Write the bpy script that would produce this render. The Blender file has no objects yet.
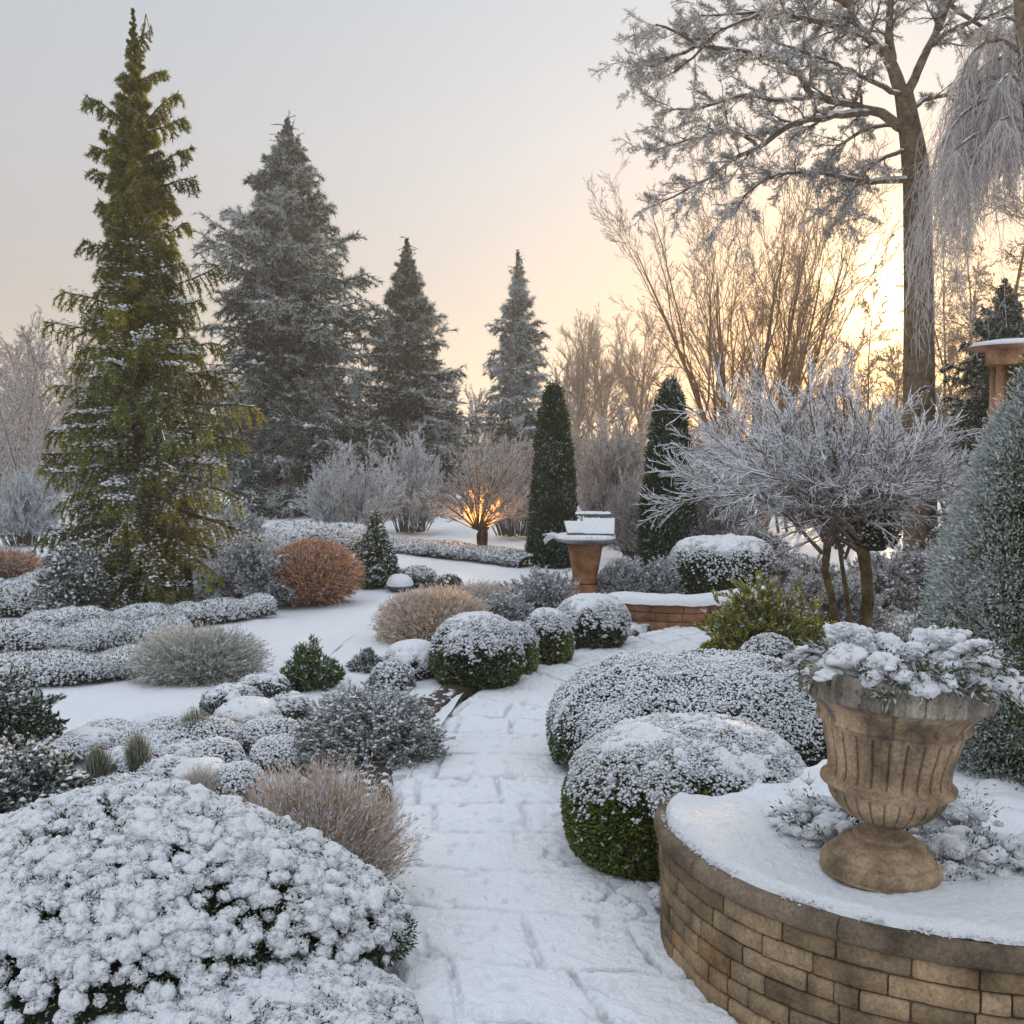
import bpy, math
import numpy as np

# ---------------------------------------------------------------- camera, sky, sun
SC = bpy.context.scene
COL = SC.collection
F_PX, PITCH, HC = 1098.0, math.radians(3.75), 2.0
cam_d = bpy.data.cameras.new("camera"); cam = bpy.data.objects.new("camera", cam_d); COL.objects.link(cam)
cam.location = (0, 0, HC); cam.rotation_euler = (math.radians(90) - PITCH, 0, 0)
cam_d.sensor_width = 36; cam_d.lens = 36 * F_PX / 1024; cam_d.clip_start = 0.05; cam_d.clip_end = 1500
SC.camera = cam

SUN_AZ, SUN_EL = math.radians(18.2), math.radians(7.2)      # azimuth clockwise from +Y
sdir = (math.sin(SUN_AZ) * math.cos(SUN_EL), math.cos(SUN_AZ) * math.cos(SUN_EL), math.sin(SUN_EL))
sun_d = bpy.data.lights.new("sun", 'SUN'); sun = bpy.data.objects.new("sun", sun_d); COL.objects.link(sun)
sun_d.energy = 5.0; sun_d.angle = math.radians(2.0); sun_d.color = (1.0, 0.70, 0.38)
sun.rotation_euler = (math.radians(90) - SUN_EL, 0, math.pi - SUN_AZ)

world = bpy.data.worlds.new("World"); SC.world = world; world.use_nodes = True
nt = world.node_tree; N = nt.nodes; L = nt.links; N.clear()
def nn(tree, typ, **kw):
    n = tree.nodes.new(typ)
    for k, v in kw.items():
        setattr(n, k, v)
    return n
out = nn(nt, 'ShaderNodeOutputWorld')
sky = nn(nt, 'ShaderNodeTexSky'); sky.sky_type = 'NISHITA'; sky.sun_disc = False
sky.sun_elevation = SUN_EL; sky.sun_rotation = SUN_AZ; sky.dust_density = 1.0; sky.air_density = 1.0
bg_sky = nn(nt, 'ShaderNodeBackground'); bg_sky.inputs[1].default_value = 0.023
L.new(sky.outputs[0], bg_sky.inputs[0])
tc = nn(nt, 'ShaderNodeTexCoord')
sep = nn(nt, 'ShaderNodeSeparateXYZ'); L.new(tc.outputs['Generated'], sep.inputs[0])
ramp = nn(nt, 'ShaderNodeValToRGB'); L.new(sep.outputs[2], ramp.inputs[0])
cr = ramp.color_ramp
cr.elements[0].position = 0.0; cr.elements[0].color = (0.50, 0.42, 0.40, 1)
cr.elements[1].position = 1.0; cr.elements[1].color = (1.05, 1.13, 1.26, 1)
for p, c in ((0.12, (0.47, 0.42, 0.42)), (0.25, (0.49, 0.49, 0.52)), (0.38, (0.47, 0.51, 0.56)), (0.47, (0.56, 0.60, 0.67)), (0.7, (0.92, 0.99, 1.10))):
    e = cr.elements.new(p); e.color = (*c, 1)
dot = nn(nt, 'ShaderNodeVectorMath', operation='DOT_PRODUCT'); L.new(tc.outputs['Generated'], dot.inputs[0]); dot.inputs[1].default_value = sdir
mx = nn(nt, 'ShaderNodeMath', operation='MAXIMUM'); L.new(dot.outputs['Value'], mx.inputs[0]); mx.inputs[1].default_value = 0
acc = ramp.outputs[0]
# brighter, cooler half of the sky behind the photographer, and the glow round the sun
mb = nn(nt, 'ShaderNodeVectorMath', operation='DOT_PRODUCT'); L.new(tc.outputs['Generated'], mb.inputs[0]); mb.inputs[1].default_value = (-0.35, -0.9, 0.25)
mb2 = nn(nt, 'ShaderNodeMath', operation='MAXIMUM'); L.new(mb.outputs['Value'], mb2.inputs[0]); mb2.inputs[1].default_value = 0
ml = nn(nt, 'ShaderNodeVectorMath', operation='DOT_PRODUCT'); L.new(tc.outputs['Generated'], ml.inputs[0]); ml.inputs[1].default_value = (0.286, 0.957, 0.03)
ml2 = nn(nt, 'ShaderNodeMath', operation='MAXIMUM'); L.new(ml.outputs['Value'], ml2.inputs[0]); ml2.inputs[1].default_value = 0
for pw, col, src in ((1.0, (0.34, 0.35, 0.37), mb2), (7, (0.13, 0.11, 0.07), mx), (14, (0.06, 0.09, 0.14), mx), (120, (0.30, 0.20, 0.05), mx), (900, (2.0, 1.6, 1.0), mx), (55, (0.05, -0.36, -0.50), ml2)):
    pn = nn(nt, 'ShaderNodeMath', operation='POWER'); L.new(src.outputs[0], pn.inputs[0]); pn.inputs[1].default_value = pw
    sc_ = nn(nt, 'ShaderNodeVectorMath', operation='SCALE'); sc_.inputs[0].default_value = col; L.new(pn.outputs[0], sc_.inputs['Scale'])
    ad = nn(nt, 'ShaderNodeVectorMath', operation='ADD'); L.new(acc, ad.inputs[0]); L.new(sc_.outputs[0], ad.inputs[1]); acc = ad.outputs[0]
bg = nn(nt, 'ShaderNodeBackground'); L.new(acc, bg.inputs[0]); bg.inputs[1].default_value = 1.0
addsh = nn(nt, 'ShaderNodeAddShader'); L.new(bg.outputs[0], addsh.inputs[0]); L.new(bg_sky.outputs[0], addsh.inputs[1])
L.new(addsh.outputs[0], out.inputs[0])
SC.view_settings.view_transform = 'Standard'; SC.view_settings.look = 'None'
SC.view_settings.exposure = 0.0; SC.view_settings.gamma = 1.0
SC.render.engine = 'CYCLES'
cy = SC.cycles; cy.max_bounces = 5; cy.diffuse_bounces = 3; cy.glossy_bounces = 2; cy.transmission_bounces = 3
cy.volume_bounces = 0; cy.transparent_max_bounces = 4; cy.use_denoising = True; cy.sample_clamp_indirect = 4

# ---------------------------------------------------------------- numbers
rng = np.random.default_rng(11)
A = np.array
def norm(v):
    return v / np.maximum(np.linalg.norm(v, axis=-1, keepdims=True), 1e-9)
def sstep(a, b, x):
    t = np.clip((x - a) / (b - a), 0, 1); return t * t * (3 - 2 * t)
def _h(ix, iy, iz, seed):
    n = (ix.astype(np.int64) * 374761393 + iy.astype(np.int64) * 668265263 + iz.astype(np.int64) * 2147483647 + seed * 974634777) & 0xffffffff
    n = ((n ^ (n >> 13)) * 1274126177) & 0xffffffff
    n = (n ^ (n >> 16)) & 0xffff
    return n / 65535.0
def vnoise(P, f=1.0, seed=0, oct=1):
    P = np.asarray(P, float) * f; tot = 0; amp = 1; s = 0
    for o in range(oct):
        i = np.floor(P).astype(np.int64); t = P - i; t = t * t * (3 - 2 * t)
        v = 0
        for dx in (0, 1):
            wx = t[..., 0] if dx else 1 - t[..., 0]
            for dy in (0, 1):
                wy = t[..., 1] if dy else 1 - t[..., 1]
                for dz in (0, 1):
                    wz = t[..., 2] if dz else 1 - t[..., 2]
                    v = v + wx * wy * wz * _h(i[..., 0] + dx, i[..., 1] + dy, i[..., 2] + dz, seed + o * 17)
        tot = tot + amp * v; s += amp; amp *= 0.5; P = P * 2.03 + 7.1
    return tot / s
cp_, sp_ = math.cos(PITCH), math.sin(PITCH)
def W(px, py, Y):
    rx, ry, rz = px - 512.0, F_PX * cp_ + (512.0 - py) * sp_, -F_PX * sp_ + (512.0 - py) * cp_
    t = Y / ry
    return A([rx * t, Y, HC + rz * t])
def G(px, py, z=0.0):
    rx, ry, rz = px - 512.0, F_PX * cp_ + (512.0 - py) * sp_, -F_PX * sp_ + (512.0 - py) * cp_
    t = (z - HC) / rz
    return A([rx * t, ry * t, z])
def depth(Y, z=0.5):
    return Y * cp_ + (HC - z) * sp_
def box(x0, x1, yt, yb, ky=1.0, z0=0.0, hk=1.0):
    """where a rounded thing stands: its pixel width, top and front foot -> centre, radii, height"""
    Y0 = G(512, yb, z0)[1]; Yc = Y0
    for _ in range(6):
        r = (x1 - x0) / 2 * depth(Yc) / F_PX; Yc = Y0 + r * ky * 0.85
    X = W((x0 + x1) / 2, (yt + yb) / 2, Yc)[0]
    zt = W(512, yt, Yc + 0.15 * r * ky)[2]
    return A([X, Yc, z0]), r, r * ky, max(0.05, (zt - z0) * hk)

# ---------------------------------------------------------------- mesh building
class Acc:
    def __init__(s): s.V = []; s.F = []; s.C = []; s.n = 0
    def add(s, V, F, C):
        V = np.asarray(V, np.float32).reshape(-1, 3); F = np.asarray(F, np.int64)
        C = np.asarray(C, np.float32)
        if C.ndim == 1: C = np.broadcast_to(C, (len(F), 3))
        s.V.append(V); s.F.append(F + s.n); s.C.append(C); s.n += len(V)
    def build(s, name, mat, parent=None, smooth=False, loc=None):
        me = bpy.data.meshes.new(name)
        o = bpy.data.objects.new(name, me); COL.objects.link(o)
        if s.n:
            V = np.concatenate(s.V); me.vertices.add(len(V)); me.vertices.foreach_set('co', V.ravel())
            loops = np.concatenate([f.ravel() for f in s.F]).astype(np.int32)
            tot = np.concatenate([np.full(len(f), f.shape[1], np.int32) for f in s.F])
            st = np.concatenate([[0], np.cumsum(tot)[:-1]]).astype(np.int32)
            me.loops.add(len(loops)); me.loops.foreach_set('vertex_index', loops)
            me.polygons.add(len(tot)); me.polygons.foreach_set('loop_start', st)
            if smooth: me.polygons.foreach_set('use_smooth', np.ones(len(tot), bool))
            me.update(calc_edges=True)
            at = me.attributes.new('tint', 'FLOAT_COLOR', 'FACE')
            C = np.concatenate(s.C); C4 = np.ones((len(C), 4), np.float32); C4[:, :3] = C
            at.data.foreach_set('color', C4.ravel())
        me.materials.append(mat)
        if parent is not None: o.parent = parent
        if loc is not None: o.location = loc
        return o

def rand_unit(n):
    return norm(rng.normal(size=(n, 3)))
def blades(a, P, D, Ln, Wd, C, leaf=True, U=None):
    n = len(P); D = norm(D)
    S = norm(np.cross(D, rand_unit(n) if U is None else U)); Ln = np.broadcast_to(Ln, (n,))[:, None]; Wd = np.broadcast_to(Wd, (n,))[:, None]
    if leaf:
        V = np.stack([P, P + D * Ln * .5 + S * Wd * .5, P + D * Ln, P + D * Ln * .5 - S * Wd * .5], 1)
        F = np.arange(n * 4).reshape(n, 4)
    else:
        V = np.stack([P - S * Wd * .5, P + S * Wd * .5, P + D * Ln], 1); F = np.arange(n * 3).reshape(n, 3)
    a.add(V, F, C)
def _ico(level):
    import bmesh
    bm = bmesh.new(); bmesh.ops.create_icosphere(bm, subdivisions=level, radius=1)
    V = A([v.co[:] for v in bm.verts]); F = A([[v.index for v in f.verts] for f in bm.faces]); bm.free(); return V, F
ICO = {k: _ico(k) for k in (1, 2, 3, 4)}
OCT = (A([[1, 0, 0], [-1, 0, 0], [0, 1, 0], [0, -1, 0], [0, 0, 1], [0, 0, -1]], float),
       A([[0, 2, 4], [2, 1, 4], [1, 3, 4], [3, 0, 4], [2, 0, 5], [1, 2, 5], [3, 1, 5], [0, 3, 5]]))
def puffs(a, P, R, C, level=0, amp=0.35, fr=1.3, squash=1.0, Nrm=None, stretch=0.25):
    """crumbs or pillows of snow: irregular little bodies at P, flattened along Nrm"""
    n = len(P)
    if n == 0: return
    TV, TF = OCT if level == 0 else ICO[level]
    R = np.broadcast_to(R, (n,)).astype(float); Z = np.tile(A([0, 0, 1.0]), (n, 1)) if Nrm is None else norm(Nrm)
    X = norm(np.cross(Z, rand_unit(n))); Yv = np.cross(Z, X)
    V = TV[None].repeat(n, 0)
    if amp > 0:
        off = rng.uniform(0, 90, (n, 1, 3)); V = V * (1 + amp * 2 * (vnoise(V + off, fr, 3, 2 if level > 1 else 1) - .5))[..., None]
    sc = 1 + stretch * rng.uniform(-1, 1, (n, 1, 3)); V = V * sc * R[:, None, None]
    V = P[:, None] + V[..., :1] * X[:, None] + V[..., 1:2] * Yv[:, None] + V[..., 2:] * Z[:, None] * squash
    F = (TF[None] + (np.arange(n) * len(TV))[:, None, None]).reshape(-1, 3)
    C = np.asarray(C, float)
    if C.ndim == 2: C = C[:, None].repeat(len(TF), 1).reshape(-1, 3)
    a.add(V, F, C)
def tubes(a, P, R, C, sides=5, snow=None, snow_c=None, thr=0.25, cap=False):
    """P (n,k,3), R (n,k); C (3,) or (n,3); snow = chance that an upper face wears snow"""
    P = np.asarray(P, float); n, k, _ = P.shape; R = np.broadcast_to(np.asarray(R, float), (n, k))
    T = norm(np.gradient(P, axis=1)); mt = norm(T.mean(1))
    ref = np.where(np.abs(mt[:, 2:3]) < .8, A([[0, 0, 1.0]]), A([[0, 1.0, 0]]))[:, None].repeat(k, 1)
    U = norm(np.cross(T, ref)); Vv = np.cross(U, T)
    th = np.arange(sides) / sides * 2 * math.pi + .3
    O = U[:, :, None] * np.cos(th)[None, None, :, None] + Vv[:, :, None] * np.sin(th)[None, None, :, None]
    V = P[:, :, None] + O * R[:, :, None, None]
    idx = np.arange(n * k * sides).reshape(n, k, sides); nx = np.roll(idx, -1, 2)
    F = np.stack([idx[:, :-1], nx[:, :-1], nx[:, 1:], idx[:, 1:]], -1).reshape(-1, 4)
    C = np.asarray(C, float)
    if C.ndim == 1: C = C[None].repeat(n, 0)
    Cf = C[:, None, None].repeat(k - 1, 1).repeat(sides, 2)
    if snow is not None:
        up = ((O + np.roll(O, -1, 2)) * .5)[:, :-1, :, 2]
        m = (up > thr) & (rng.random(up.shape) < snow)
        Cf = np.where(m[..., None], np.asarray(snow_c), Cf)
    a.add(V, F, Cf.reshape(-1, 3))
def ribbons(a, P, Wd, C):
    n, k, _ = P.shape; T = norm(np.gradient(P, axis=1)); S = norm(np.cross(T, rand_unit(n)[:, None].repeat(k, 1)))
    w = np.broadcast_to(Wd, (n,))[:, None] * np.linspace(1, .25, k)[None]
    V = np.stack([P - S * w[..., None] * .5, P + S * w[..., None] * .5], 2)
    idx = np.arange(n * k * 2).reshape(n, k, 2)
    F = np.stack([idx[:, :-1, 0], idx[:, :-1, 1], idx[:, 1:, 1], idx[:, 1:, 0]], -1).reshape(-1, 4)
    C = np.asarray(C, float)
    if C.ndim == 2 and len(C) == n: C = C[:, None].repeat(k - 1, 1).reshape(-1, 3)
    a.add(V, F, C)
def poly(S, D, Ln, k=5, wob=0.12, grav=(0, 0, 0), g2=None):
    """n bending lines from S along D; returns (n,k+1,3)"""
    n = len(S); P = [S]; d = norm(D); p = S; Ln = np.broadcast_to(Ln, (n,))[:, None]; g = A(grav, float)
    for i in range(k):
        gg = g if g2 is None else g + (A(g2) - g) * (i / max(1, k - 1))
        d = norm(d + rng.normal(size=(n, 3)) * wob + gg); p = p + d * Ln / k; P.append(p)
    return np.stack(P, 1)
def along(P, t):
    """point, tangent on lines P (n,k,3) at t (n,m) in 0..1"""
    n, k, _ = P.shape; x = np.clip(t, 0, .9999) * (k - 1); i = x.astype(int); f = (x - i)[..., None]
    r = np.arange(n)[:, None]; a0 = P[r, i]; a1 = P[r, i + 1]
    return a0 + (a1 - a0) * f, norm(a1 - a0)
def kids(P, R, m, t0, t1, ang, ln, k=4, wob=.1, grav=(0, 0, 0), rr=.6, taper=.45, fall=.6, av=.25, flat=0.0):
    """m side shoots on each line; ln = length as a share of the parent (or metres when callable)"""
    n = len(P); t = t0 + (t1 - t0) * (np.arange(m)[None] + rng.random((n, m))) / m
    q, T = along(P, t); q = q.reshape(-1, 3); T = T.reshape(-1, 3); t = t.reshape(-1)
    PL = np.linalg.norm(np.diff(P, axis=1), axis=-1).sum(1).repeat(m); R0 = R[:, 0].repeat(m); R1 = R[:, -1].repeat(m)
    side = rng.normal(size=T.shape); side[:, 2] *= (1 - flat)
    side = norm(side - T * (side * T).sum(1, keepdims=True))
    a = (ang + rng.normal(size=len(t)) * av)[:, None]
    D = T * np.cos(a) + side * np.sin(a)
    Ln = (ln * PL * (1 - fall * t)) * rng.uniform(.65, 1.15, len(t))
    C = poly(q, D, Ln, k, wob, grav)
    rs = (R0 + (R1 - R0) * t) * rr; RR = rs[:, None] * np.linspace(1, taper, k + 1)[None]
    return C, RR

# ---------------------------------------------------------------- materials
def M_attr(name, rough=.75, trans=0.0, spec=.3, noise=None, bump=None, coat=0):
    m = bpy.data.materials.new(name); m.use_nodes = True; t = m.node_tree; b = t.nodes['Principled BSDF']; o = t.nodes['Material Output']
    at = nn(t, 'ShaderNodeAttribute'); at.attribute_name = 'tint'; c = at.outputs['Color']
    tcn = nn(t, 'ShaderNodeTexCoord')
    if noise:
        sc, lo, hi = noise
        nz = nn(t, 'ShaderNodeTexNoise'); nz.inputs['Scale'].default_value = sc; nz.inputs['Detail'].default_value = 6; t.links.new(tcn.outputs['Object'], nz.inputs[0])
        mr = nn(t, 'ShaderNodeMapRange'); t.links.new(nz.outputs[0], mr.inputs[0]); mr.inputs[1].default_value = .3; mr.inputs[2].default_value = .7; mr.inputs[3].default_value = lo; mr.inputs[4].default_value = hi
        mu = nn(t, 'ShaderNodeVectorMath', operation='SCALE'); t.links.new(c, mu.inputs[0]); t.links.new(mr.outputs[0], mu.inputs['Scale']); c = mu.outputs[0]
        nz = nn(t, 'ShaderNodeTexNoise'); nz.inputs['Scale'].default_value = sc * 11; nz.inputs['Detail'].default_value = 8; nz.inputs['Roughness'].default_value = .75; t.links.new(tcn.outputs['Object'], nz.inputs[0])
        mr = nn(t, 'ShaderNodeMapRange'); t.links.new(nz.outputs[0], mr.inputs[0]); mr.inputs[1].default_value = .32; mr.inputs[2].default_value = .68; mr.inputs[3].default_value = .55; mr.inputs[4].default_value = 1.4
        mu = nn(t, 'ShaderNodeVectorMath', operation='SCALE'); t.links.new(c, mu.inputs[0]); t.links.new(mr.outputs[0], mu.inputs['Scale']); c = mu.outputs[0]
    t.links.new(c, b.inputs['Base Color']); b.inputs['Roughness'].default_value = rough; b.inputs['Specular IOR Level'].default_value = spec
    if bump:
        last = None
        for sc, st, ds in bump:
            nz = nn(t, 'ShaderNodeTexNoise'); nz.inputs['Scale'].default_value = sc; nz.inputs['Detail'].default_value = 5; t.links.new(tcn.outputs['Object'], nz.inputs[0])
            bp = nn(t, 'ShaderNodeBump'); bp.inputs['Strength'].default_value = st; bp.inputs['Distance'].default_value = ds; t.links.new(nz.outputs[0], bp.inputs['Height'])
            if last: t.links.new(last, bp.inputs['Normal'])
            last = bp.outputs[0]
        t.links.new(last, b.inputs['Normal'])
    if trans > 0:
        tr = nn(t, 'ShaderNodeBsdfTranslucent'); t.links.new(c, tr.inputs[0]); mi = nn(t, 'ShaderNodeMixShader'); mi.inputs[0].default_value = trans
        t.links.new(b.outputs[0], mi.inputs[1]); t.links.new(tr.outputs[0], mi.inputs[2]); t.links.new(mi.outputs[0], o.inputs[0])
    return m
m_leaf = M_attr('foliage', .7, .30)
m_needle = M_attr('needles', .7, .40)
m_twig = M_attr('twigs', .8)
m_grass = M_attr('dry_grass', .7, .35)
m_bark = M_attr('bark', .9, noise=(11, .4, 1.5), bump=[(24, 1.0, .05)], spec=.1)
m_snow = M_attr('snow', .6, 0, .35, bump=[(60, .8, .012), (240, .9, .005)])
m_snowfine = M_attr('snow_crumbs', .6, .12, .3)
m_snowground = M_attr('snow_ground', .6, 0, .35, bump=[(9, .35, .05), (50, .9, .014), (220, .9, .005)])
m_stone = M_attr('stone', .9, noise=(7, .45, 1.45), bump=[(18, .7, .015), (110, 1.0, .005)], spec=.15)
m_soil = M_attr('soil', .95, noise=(20, .5, 1.5), bump=[(40, 1, .03)])

SNOW = A([.77, .795, .83]); FROST = A([.50, .54, .59]); RIME = A([.64, .67, .71])
def pick(n, pal):
    """n colours from [(colour, weight)...] with a little variation"""
    c = A([p[0] for p in pal], float); w = A([p[1] for p in pal], float); i = rng.choice(len(pal), n, p=w / w.sum())
    return c[i] * rng.uniform(.75, 1.25, (n, 1))
def mixc(a, b, t):
    t = np.asarray(t)[..., None]; return a * (1 - t) + b * t

used = {}
def thing(name, label, cat, loc=(0, 0, 0), group=None, rz=0, rot=None):
    o = bpy.data.objects.new(name, None); COL.objects.link(o); o.location = tuple(float(x) for x in loc)
    o.rotation_euler = rot or (0, 0, rz); o.empty_display_size = .1
    o['label'] = label; o['category'] = cat
    if group: o['group'] = group
    return o
def copy_thing(root, loc, label, rz=0, scale=1.0):
    r = root.copy(); COL.objects.link(r); r.location = tuple(float(x) for x in loc); r.rotation_euler = (0, 0, rz); r.scale = (scale,) * 3; r['label'] = label
    for ch in list(root.children):
        c = ch.copy(); COL.objects.link(c); c.parent = r
        for g in list(ch.children):
            d = g.copy(); COL.objects.link(d); d.parent = c
    return r
def kind(o, k): o['kind'] = k; return o
# ---------------------------------------------------------------- ground, path, beds
def gz(x, y):
    p = np.stack([x, y, x * 0], -1)
    return (vnoise(p, .35, 5, 2) - .5) * .10 * sstep(5, 10, y) + (vnoise(p, 1.6, 6, 3) - .5) * .05 + (vnoise(p, 5, 16, 2) - .5) * .015 - .03
def grid_faces(nu, nv):
    i = np.arange(nu * nv).reshape(nu, nv)
    return np.stack([i[:-1, :-1], i[1:, :-1], i[1:, 1:], i[:-1, 1:]], -1).reshape(-1, 4)
xs = np.concatenate([-np.geomspace(6, 320, 60)[::-1], np.linspace(-5.9, 5.9, 200), np.geomspace(6, 320, 60)])
ys = np.concatenate([np.linspace(-3, 1.9, 12), np.linspace(2, 14, 240), np.geomspace(14.1, 340, 130)])
gx, gy = np.meshgrid(xs, ys, indexing='ij')
a = Acc(); a.add(np.stack([gx, gy, gz(gx, gy)], -1), grid_faces(len(xs), len(ys)), SNOW)
kind(a.build('ground', m_snowground, smooth=True), 'structure')

Lp = [(370, 1130), (383, 1030), (383, 960), (370, 905), (378, 860), (385, 820), (392, 780), (420, 740), (455, 706), (500, 680), (550, 660), (610, 643), (670, 630), (722, 620), (775, 612)]
Rp = [(840, 1130), (770, 1030), (700, 962), (668, 905), (648, 850), (616, 800), (594, 770), (574, 735), (574, 712), (592, 694), (632, 676), (682, 660), (727, 647), (775, 634), (815, 624)]
def spline(P, n):
    P = np.asarray(P, float); m = len(P); t = np.linspace(0, m - 1 - 1e-6, n); i = t.astype(int); f = (t - i)[:, None]
    g = lambda j: P[np.clip(j, 0, m - 1)]
    p0, p1, p2, p3 = g(i - 1), g(i), g(i + 1), g(i + 2)
    return .5 * (2 * p1 + (p2 - p0) * f + (2 * p0 - 5 * p1 + 4 * p2 - p3) * f ** 2 + (3 * p1 - p0 - 3 * p2 + p3) * f ** 3)
LP = spline([G(*p)[:2] for p in Lp], 900); RP = spline([G(*p)[:2] for p in Rp], 900)
mid = (LP + RP) / 2; s_len = np.concatenate([[0], np.cumsum(np.linalg.norm(np.diff(mid, axis=0), axis=1))])
nt_ = 130; tt = np.linspace(0, 1, nt_)
PX = LP[:, None] * (1 - tt[None, :, None]) + RP[:, None] * tt[None, :, None]
wid = np.linalg.norm(RP - LP, axis=1)[:, None]
ss = s_len[:, None].repeat(nt_, 1); wv = (tt[None] * wid)
p3 = np.stack([PX[..., 0], PX[..., 1], PX[..., 0] * 0], -1)
wob = (vnoise(p3, 2.3, 8) - .5) * .10
skew = ss + (tt[None] - .5) * .25 + wob                      # joints run a little aslant
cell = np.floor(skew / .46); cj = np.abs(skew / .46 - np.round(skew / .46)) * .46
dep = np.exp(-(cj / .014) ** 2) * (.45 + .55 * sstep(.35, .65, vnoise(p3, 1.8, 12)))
lat = tt[None] + (vnoise(p3, 1.7, 9) - .5) * .05
offs = np.mod(cell, 2) * .07
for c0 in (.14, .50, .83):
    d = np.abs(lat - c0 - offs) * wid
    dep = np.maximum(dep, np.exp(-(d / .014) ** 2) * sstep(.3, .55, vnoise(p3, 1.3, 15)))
edge = np.minimum(tt, 1 - tt)[None] * wid
bumps = (vnoise(p3, 7, 20, 3) - .5) * .016 + (vnoise(p3, 34, 21, 2) - .5) * .014
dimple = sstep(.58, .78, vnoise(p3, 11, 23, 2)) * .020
Z = .050 - dep * .028 + bumps - dimple - (1 - sstep(0, .10, edge)) * .05
thin = np.clip(dep * sstep(.25, .6, vnoise(p3, 16, 41, 2)) * .9 + dimple / .014 * .25 * sstep(.4, .7, vnoise(p3, 40, 42, 2)), 0, 1)   # patchy darker colour in the joints and dimples
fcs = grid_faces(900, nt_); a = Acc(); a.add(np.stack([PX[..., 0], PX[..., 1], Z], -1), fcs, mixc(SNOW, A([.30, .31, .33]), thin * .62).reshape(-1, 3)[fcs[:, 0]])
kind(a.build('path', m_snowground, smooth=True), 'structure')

# the strip of bare soil that shows along the left edge of the path
es = np.linspace(.0, .26, 18); dirn = norm(LP - RP); ee = LP[130:640, None] + dirn[130:640, None] * (es[None, :, None] - .03) ; pe = np.dstack([ee, ee[..., :1] * 0])
wv_ = vnoise(pe, 1.2, 88, 2); zz = .092 + (vnoise(pe, 12, 89, 3) - .5) * .05 - sstep(.8, 1, es / .26)[None] * .09 - sstep(.03, 0, es)[None] * .06; ft = grid_faces(510, 18)
cc = mixc(A([.050, .036, .024]), SNOW, sstep(.54, .66, vnoise(pe, 24, 90, 3) + .5 * (wv_ - .5))).reshape(-1, 3)[ft[:, 0]]
a = Acc(); a.add(np.dstack([ee, zz]), ft, cc); kind(a.build('soil_strip', m_snowground, smooth=True), 'structure')

def sheet(name, pts, z, col, mat, amp=.02, step=None, label=None):
    """flat bed with a soft, lumpy surface inside a pixel outline"""
    q = spline([G(*p)[:2] for p in pts] + [G(*pts[0])[:2]], 160); c = q.mean(0)
    m = 60; r = np.linspace(0, 1, m)[:, None, None]; g = c + (q[None] - c) * r
    x, y = g[..., 0], g[..., 1]; pp = np.stack([x, y, 0 * x], -1)
    zz = z + (vnoise(pp, 5, 31, 3) - .5) * amp * 2 - sstep(.9, 1, r[..., 0]) * (z + .03)
    ft = grid_faces(m, 160); cc = mixc(A(col), SNOW, np.maximum(sstep(.97, .90, r[..., 0] + (vnoise(pp, 5, 34, 2) - .5) * .12), sstep(.5, .6, vnoise(pp, 6, 33, 2))) * .98).reshape(-1, 3)[ft[:, 0]]
    a = Acc(); a.add(np.stack([x, y, zz], -1), ft, cc); return kind(a.build(name, mat, smooth=True), 'structure')
SOIL = (.035, .024, .016)
sheet('flower_bed', [(400, 800), (330, 800), (270, 740), (330, 650), (420, 600), (560, 600), (625, 612), (648, 630), (600, 646), (545, 662), (495, 683), (452, 708), (425, 740), (412, 770)], .07, SOIL, m_snowground, .012)
sheet('flower_bed', [(596, 642), (640, 632), (700, 622), (745, 616), (760, 602), (640, 606), (600, 622)], .05, (.10, .085, .03), m_soil, .03)
sheet('flower_bed', [(575, 740), (575, 705), (640, 668), (700, 645), (780, 628), (900, 620), (1100, 640), (1100, 800), (820, 850), (700, 880), (640, 850)], .06, SOIL, m_snowground, .012)

# ---------------------------------------------------------------- bushes
def dome_dirs(n, back=.45):
    d = rand_unit(int(n * 1.3)); keep = (d[:, 1] < .25) | (rng.random(len(d)) < back)
    return d[keep][:n]
def dome_shape(d, rx, ry, h, q=2.2, cz=.38, lump=(.05, 4), seed=0, lump2=.22):
    c = h * cz; r = (np.abs(d) ** q).sum(-1) ** (-1 / q)
    S = A([rx, ry, 1.0]); p = d * r[..., None] * S; p[..., 2] = np.where(d[..., 2] > 0, p[..., 2] * (h - c), p[..., 2] * c * 1.15) + c
    nrm = norm(np.sign(d) * np.abs(d) ** (q - 1) / A([rx, ry, max(h - c, .01)]))
    nz = vnoise(p + seed * 3.7, lump[1], seed + 40, 2); b = 1 - np.abs(2 * nz - 1) * 1.6
    b2 = (vnoise(p + seed * 1.3, .9 / max(rx, .15), seed + 60, 2) - .5) * lump2
    return p + nrm * ((lump[0] * b + b2) * min(rx, h))[..., None], nrm
def dome_grid(nu=72, nv=36):
    u = np.arange(nu) / nu * 2 * math.pi; v = np.linspace(-.35 * math.pi, .5 * math.pi - .02, nv)
    U, V = np.meshgrid(u, v, indexing='ij'); D = np.stack([np.cos(U) * np.cos(V), np.sin(U) * np.cos(V), np.sin(V)], -1)
    i = np.arange(nu * nv).reshape(nu, nv); j = np.roll(i, -1, 0)
    F = np.stack([i[:, :-1], j[:, :-1], j[:, 1:], i[:, 1:]], -1).reshape(-1, 4); return D, F
BOX = [((.075, .115, .028), 3), ((.13, .17, .04), 2), ((.035, .06, .016), 2)]
BOXL = [((.16, .20, .03), 3), ((.25, .27, .05), 2), ((.07, .10, .02), 2)]
DARK = [((.02, .042, .016), 3), ((.035, .06, .02), 2)]
GREY = [((.10, .115, .09), 2), ((.16, .165, .14), 2), ((.06, .07, .05), 1)]
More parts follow.
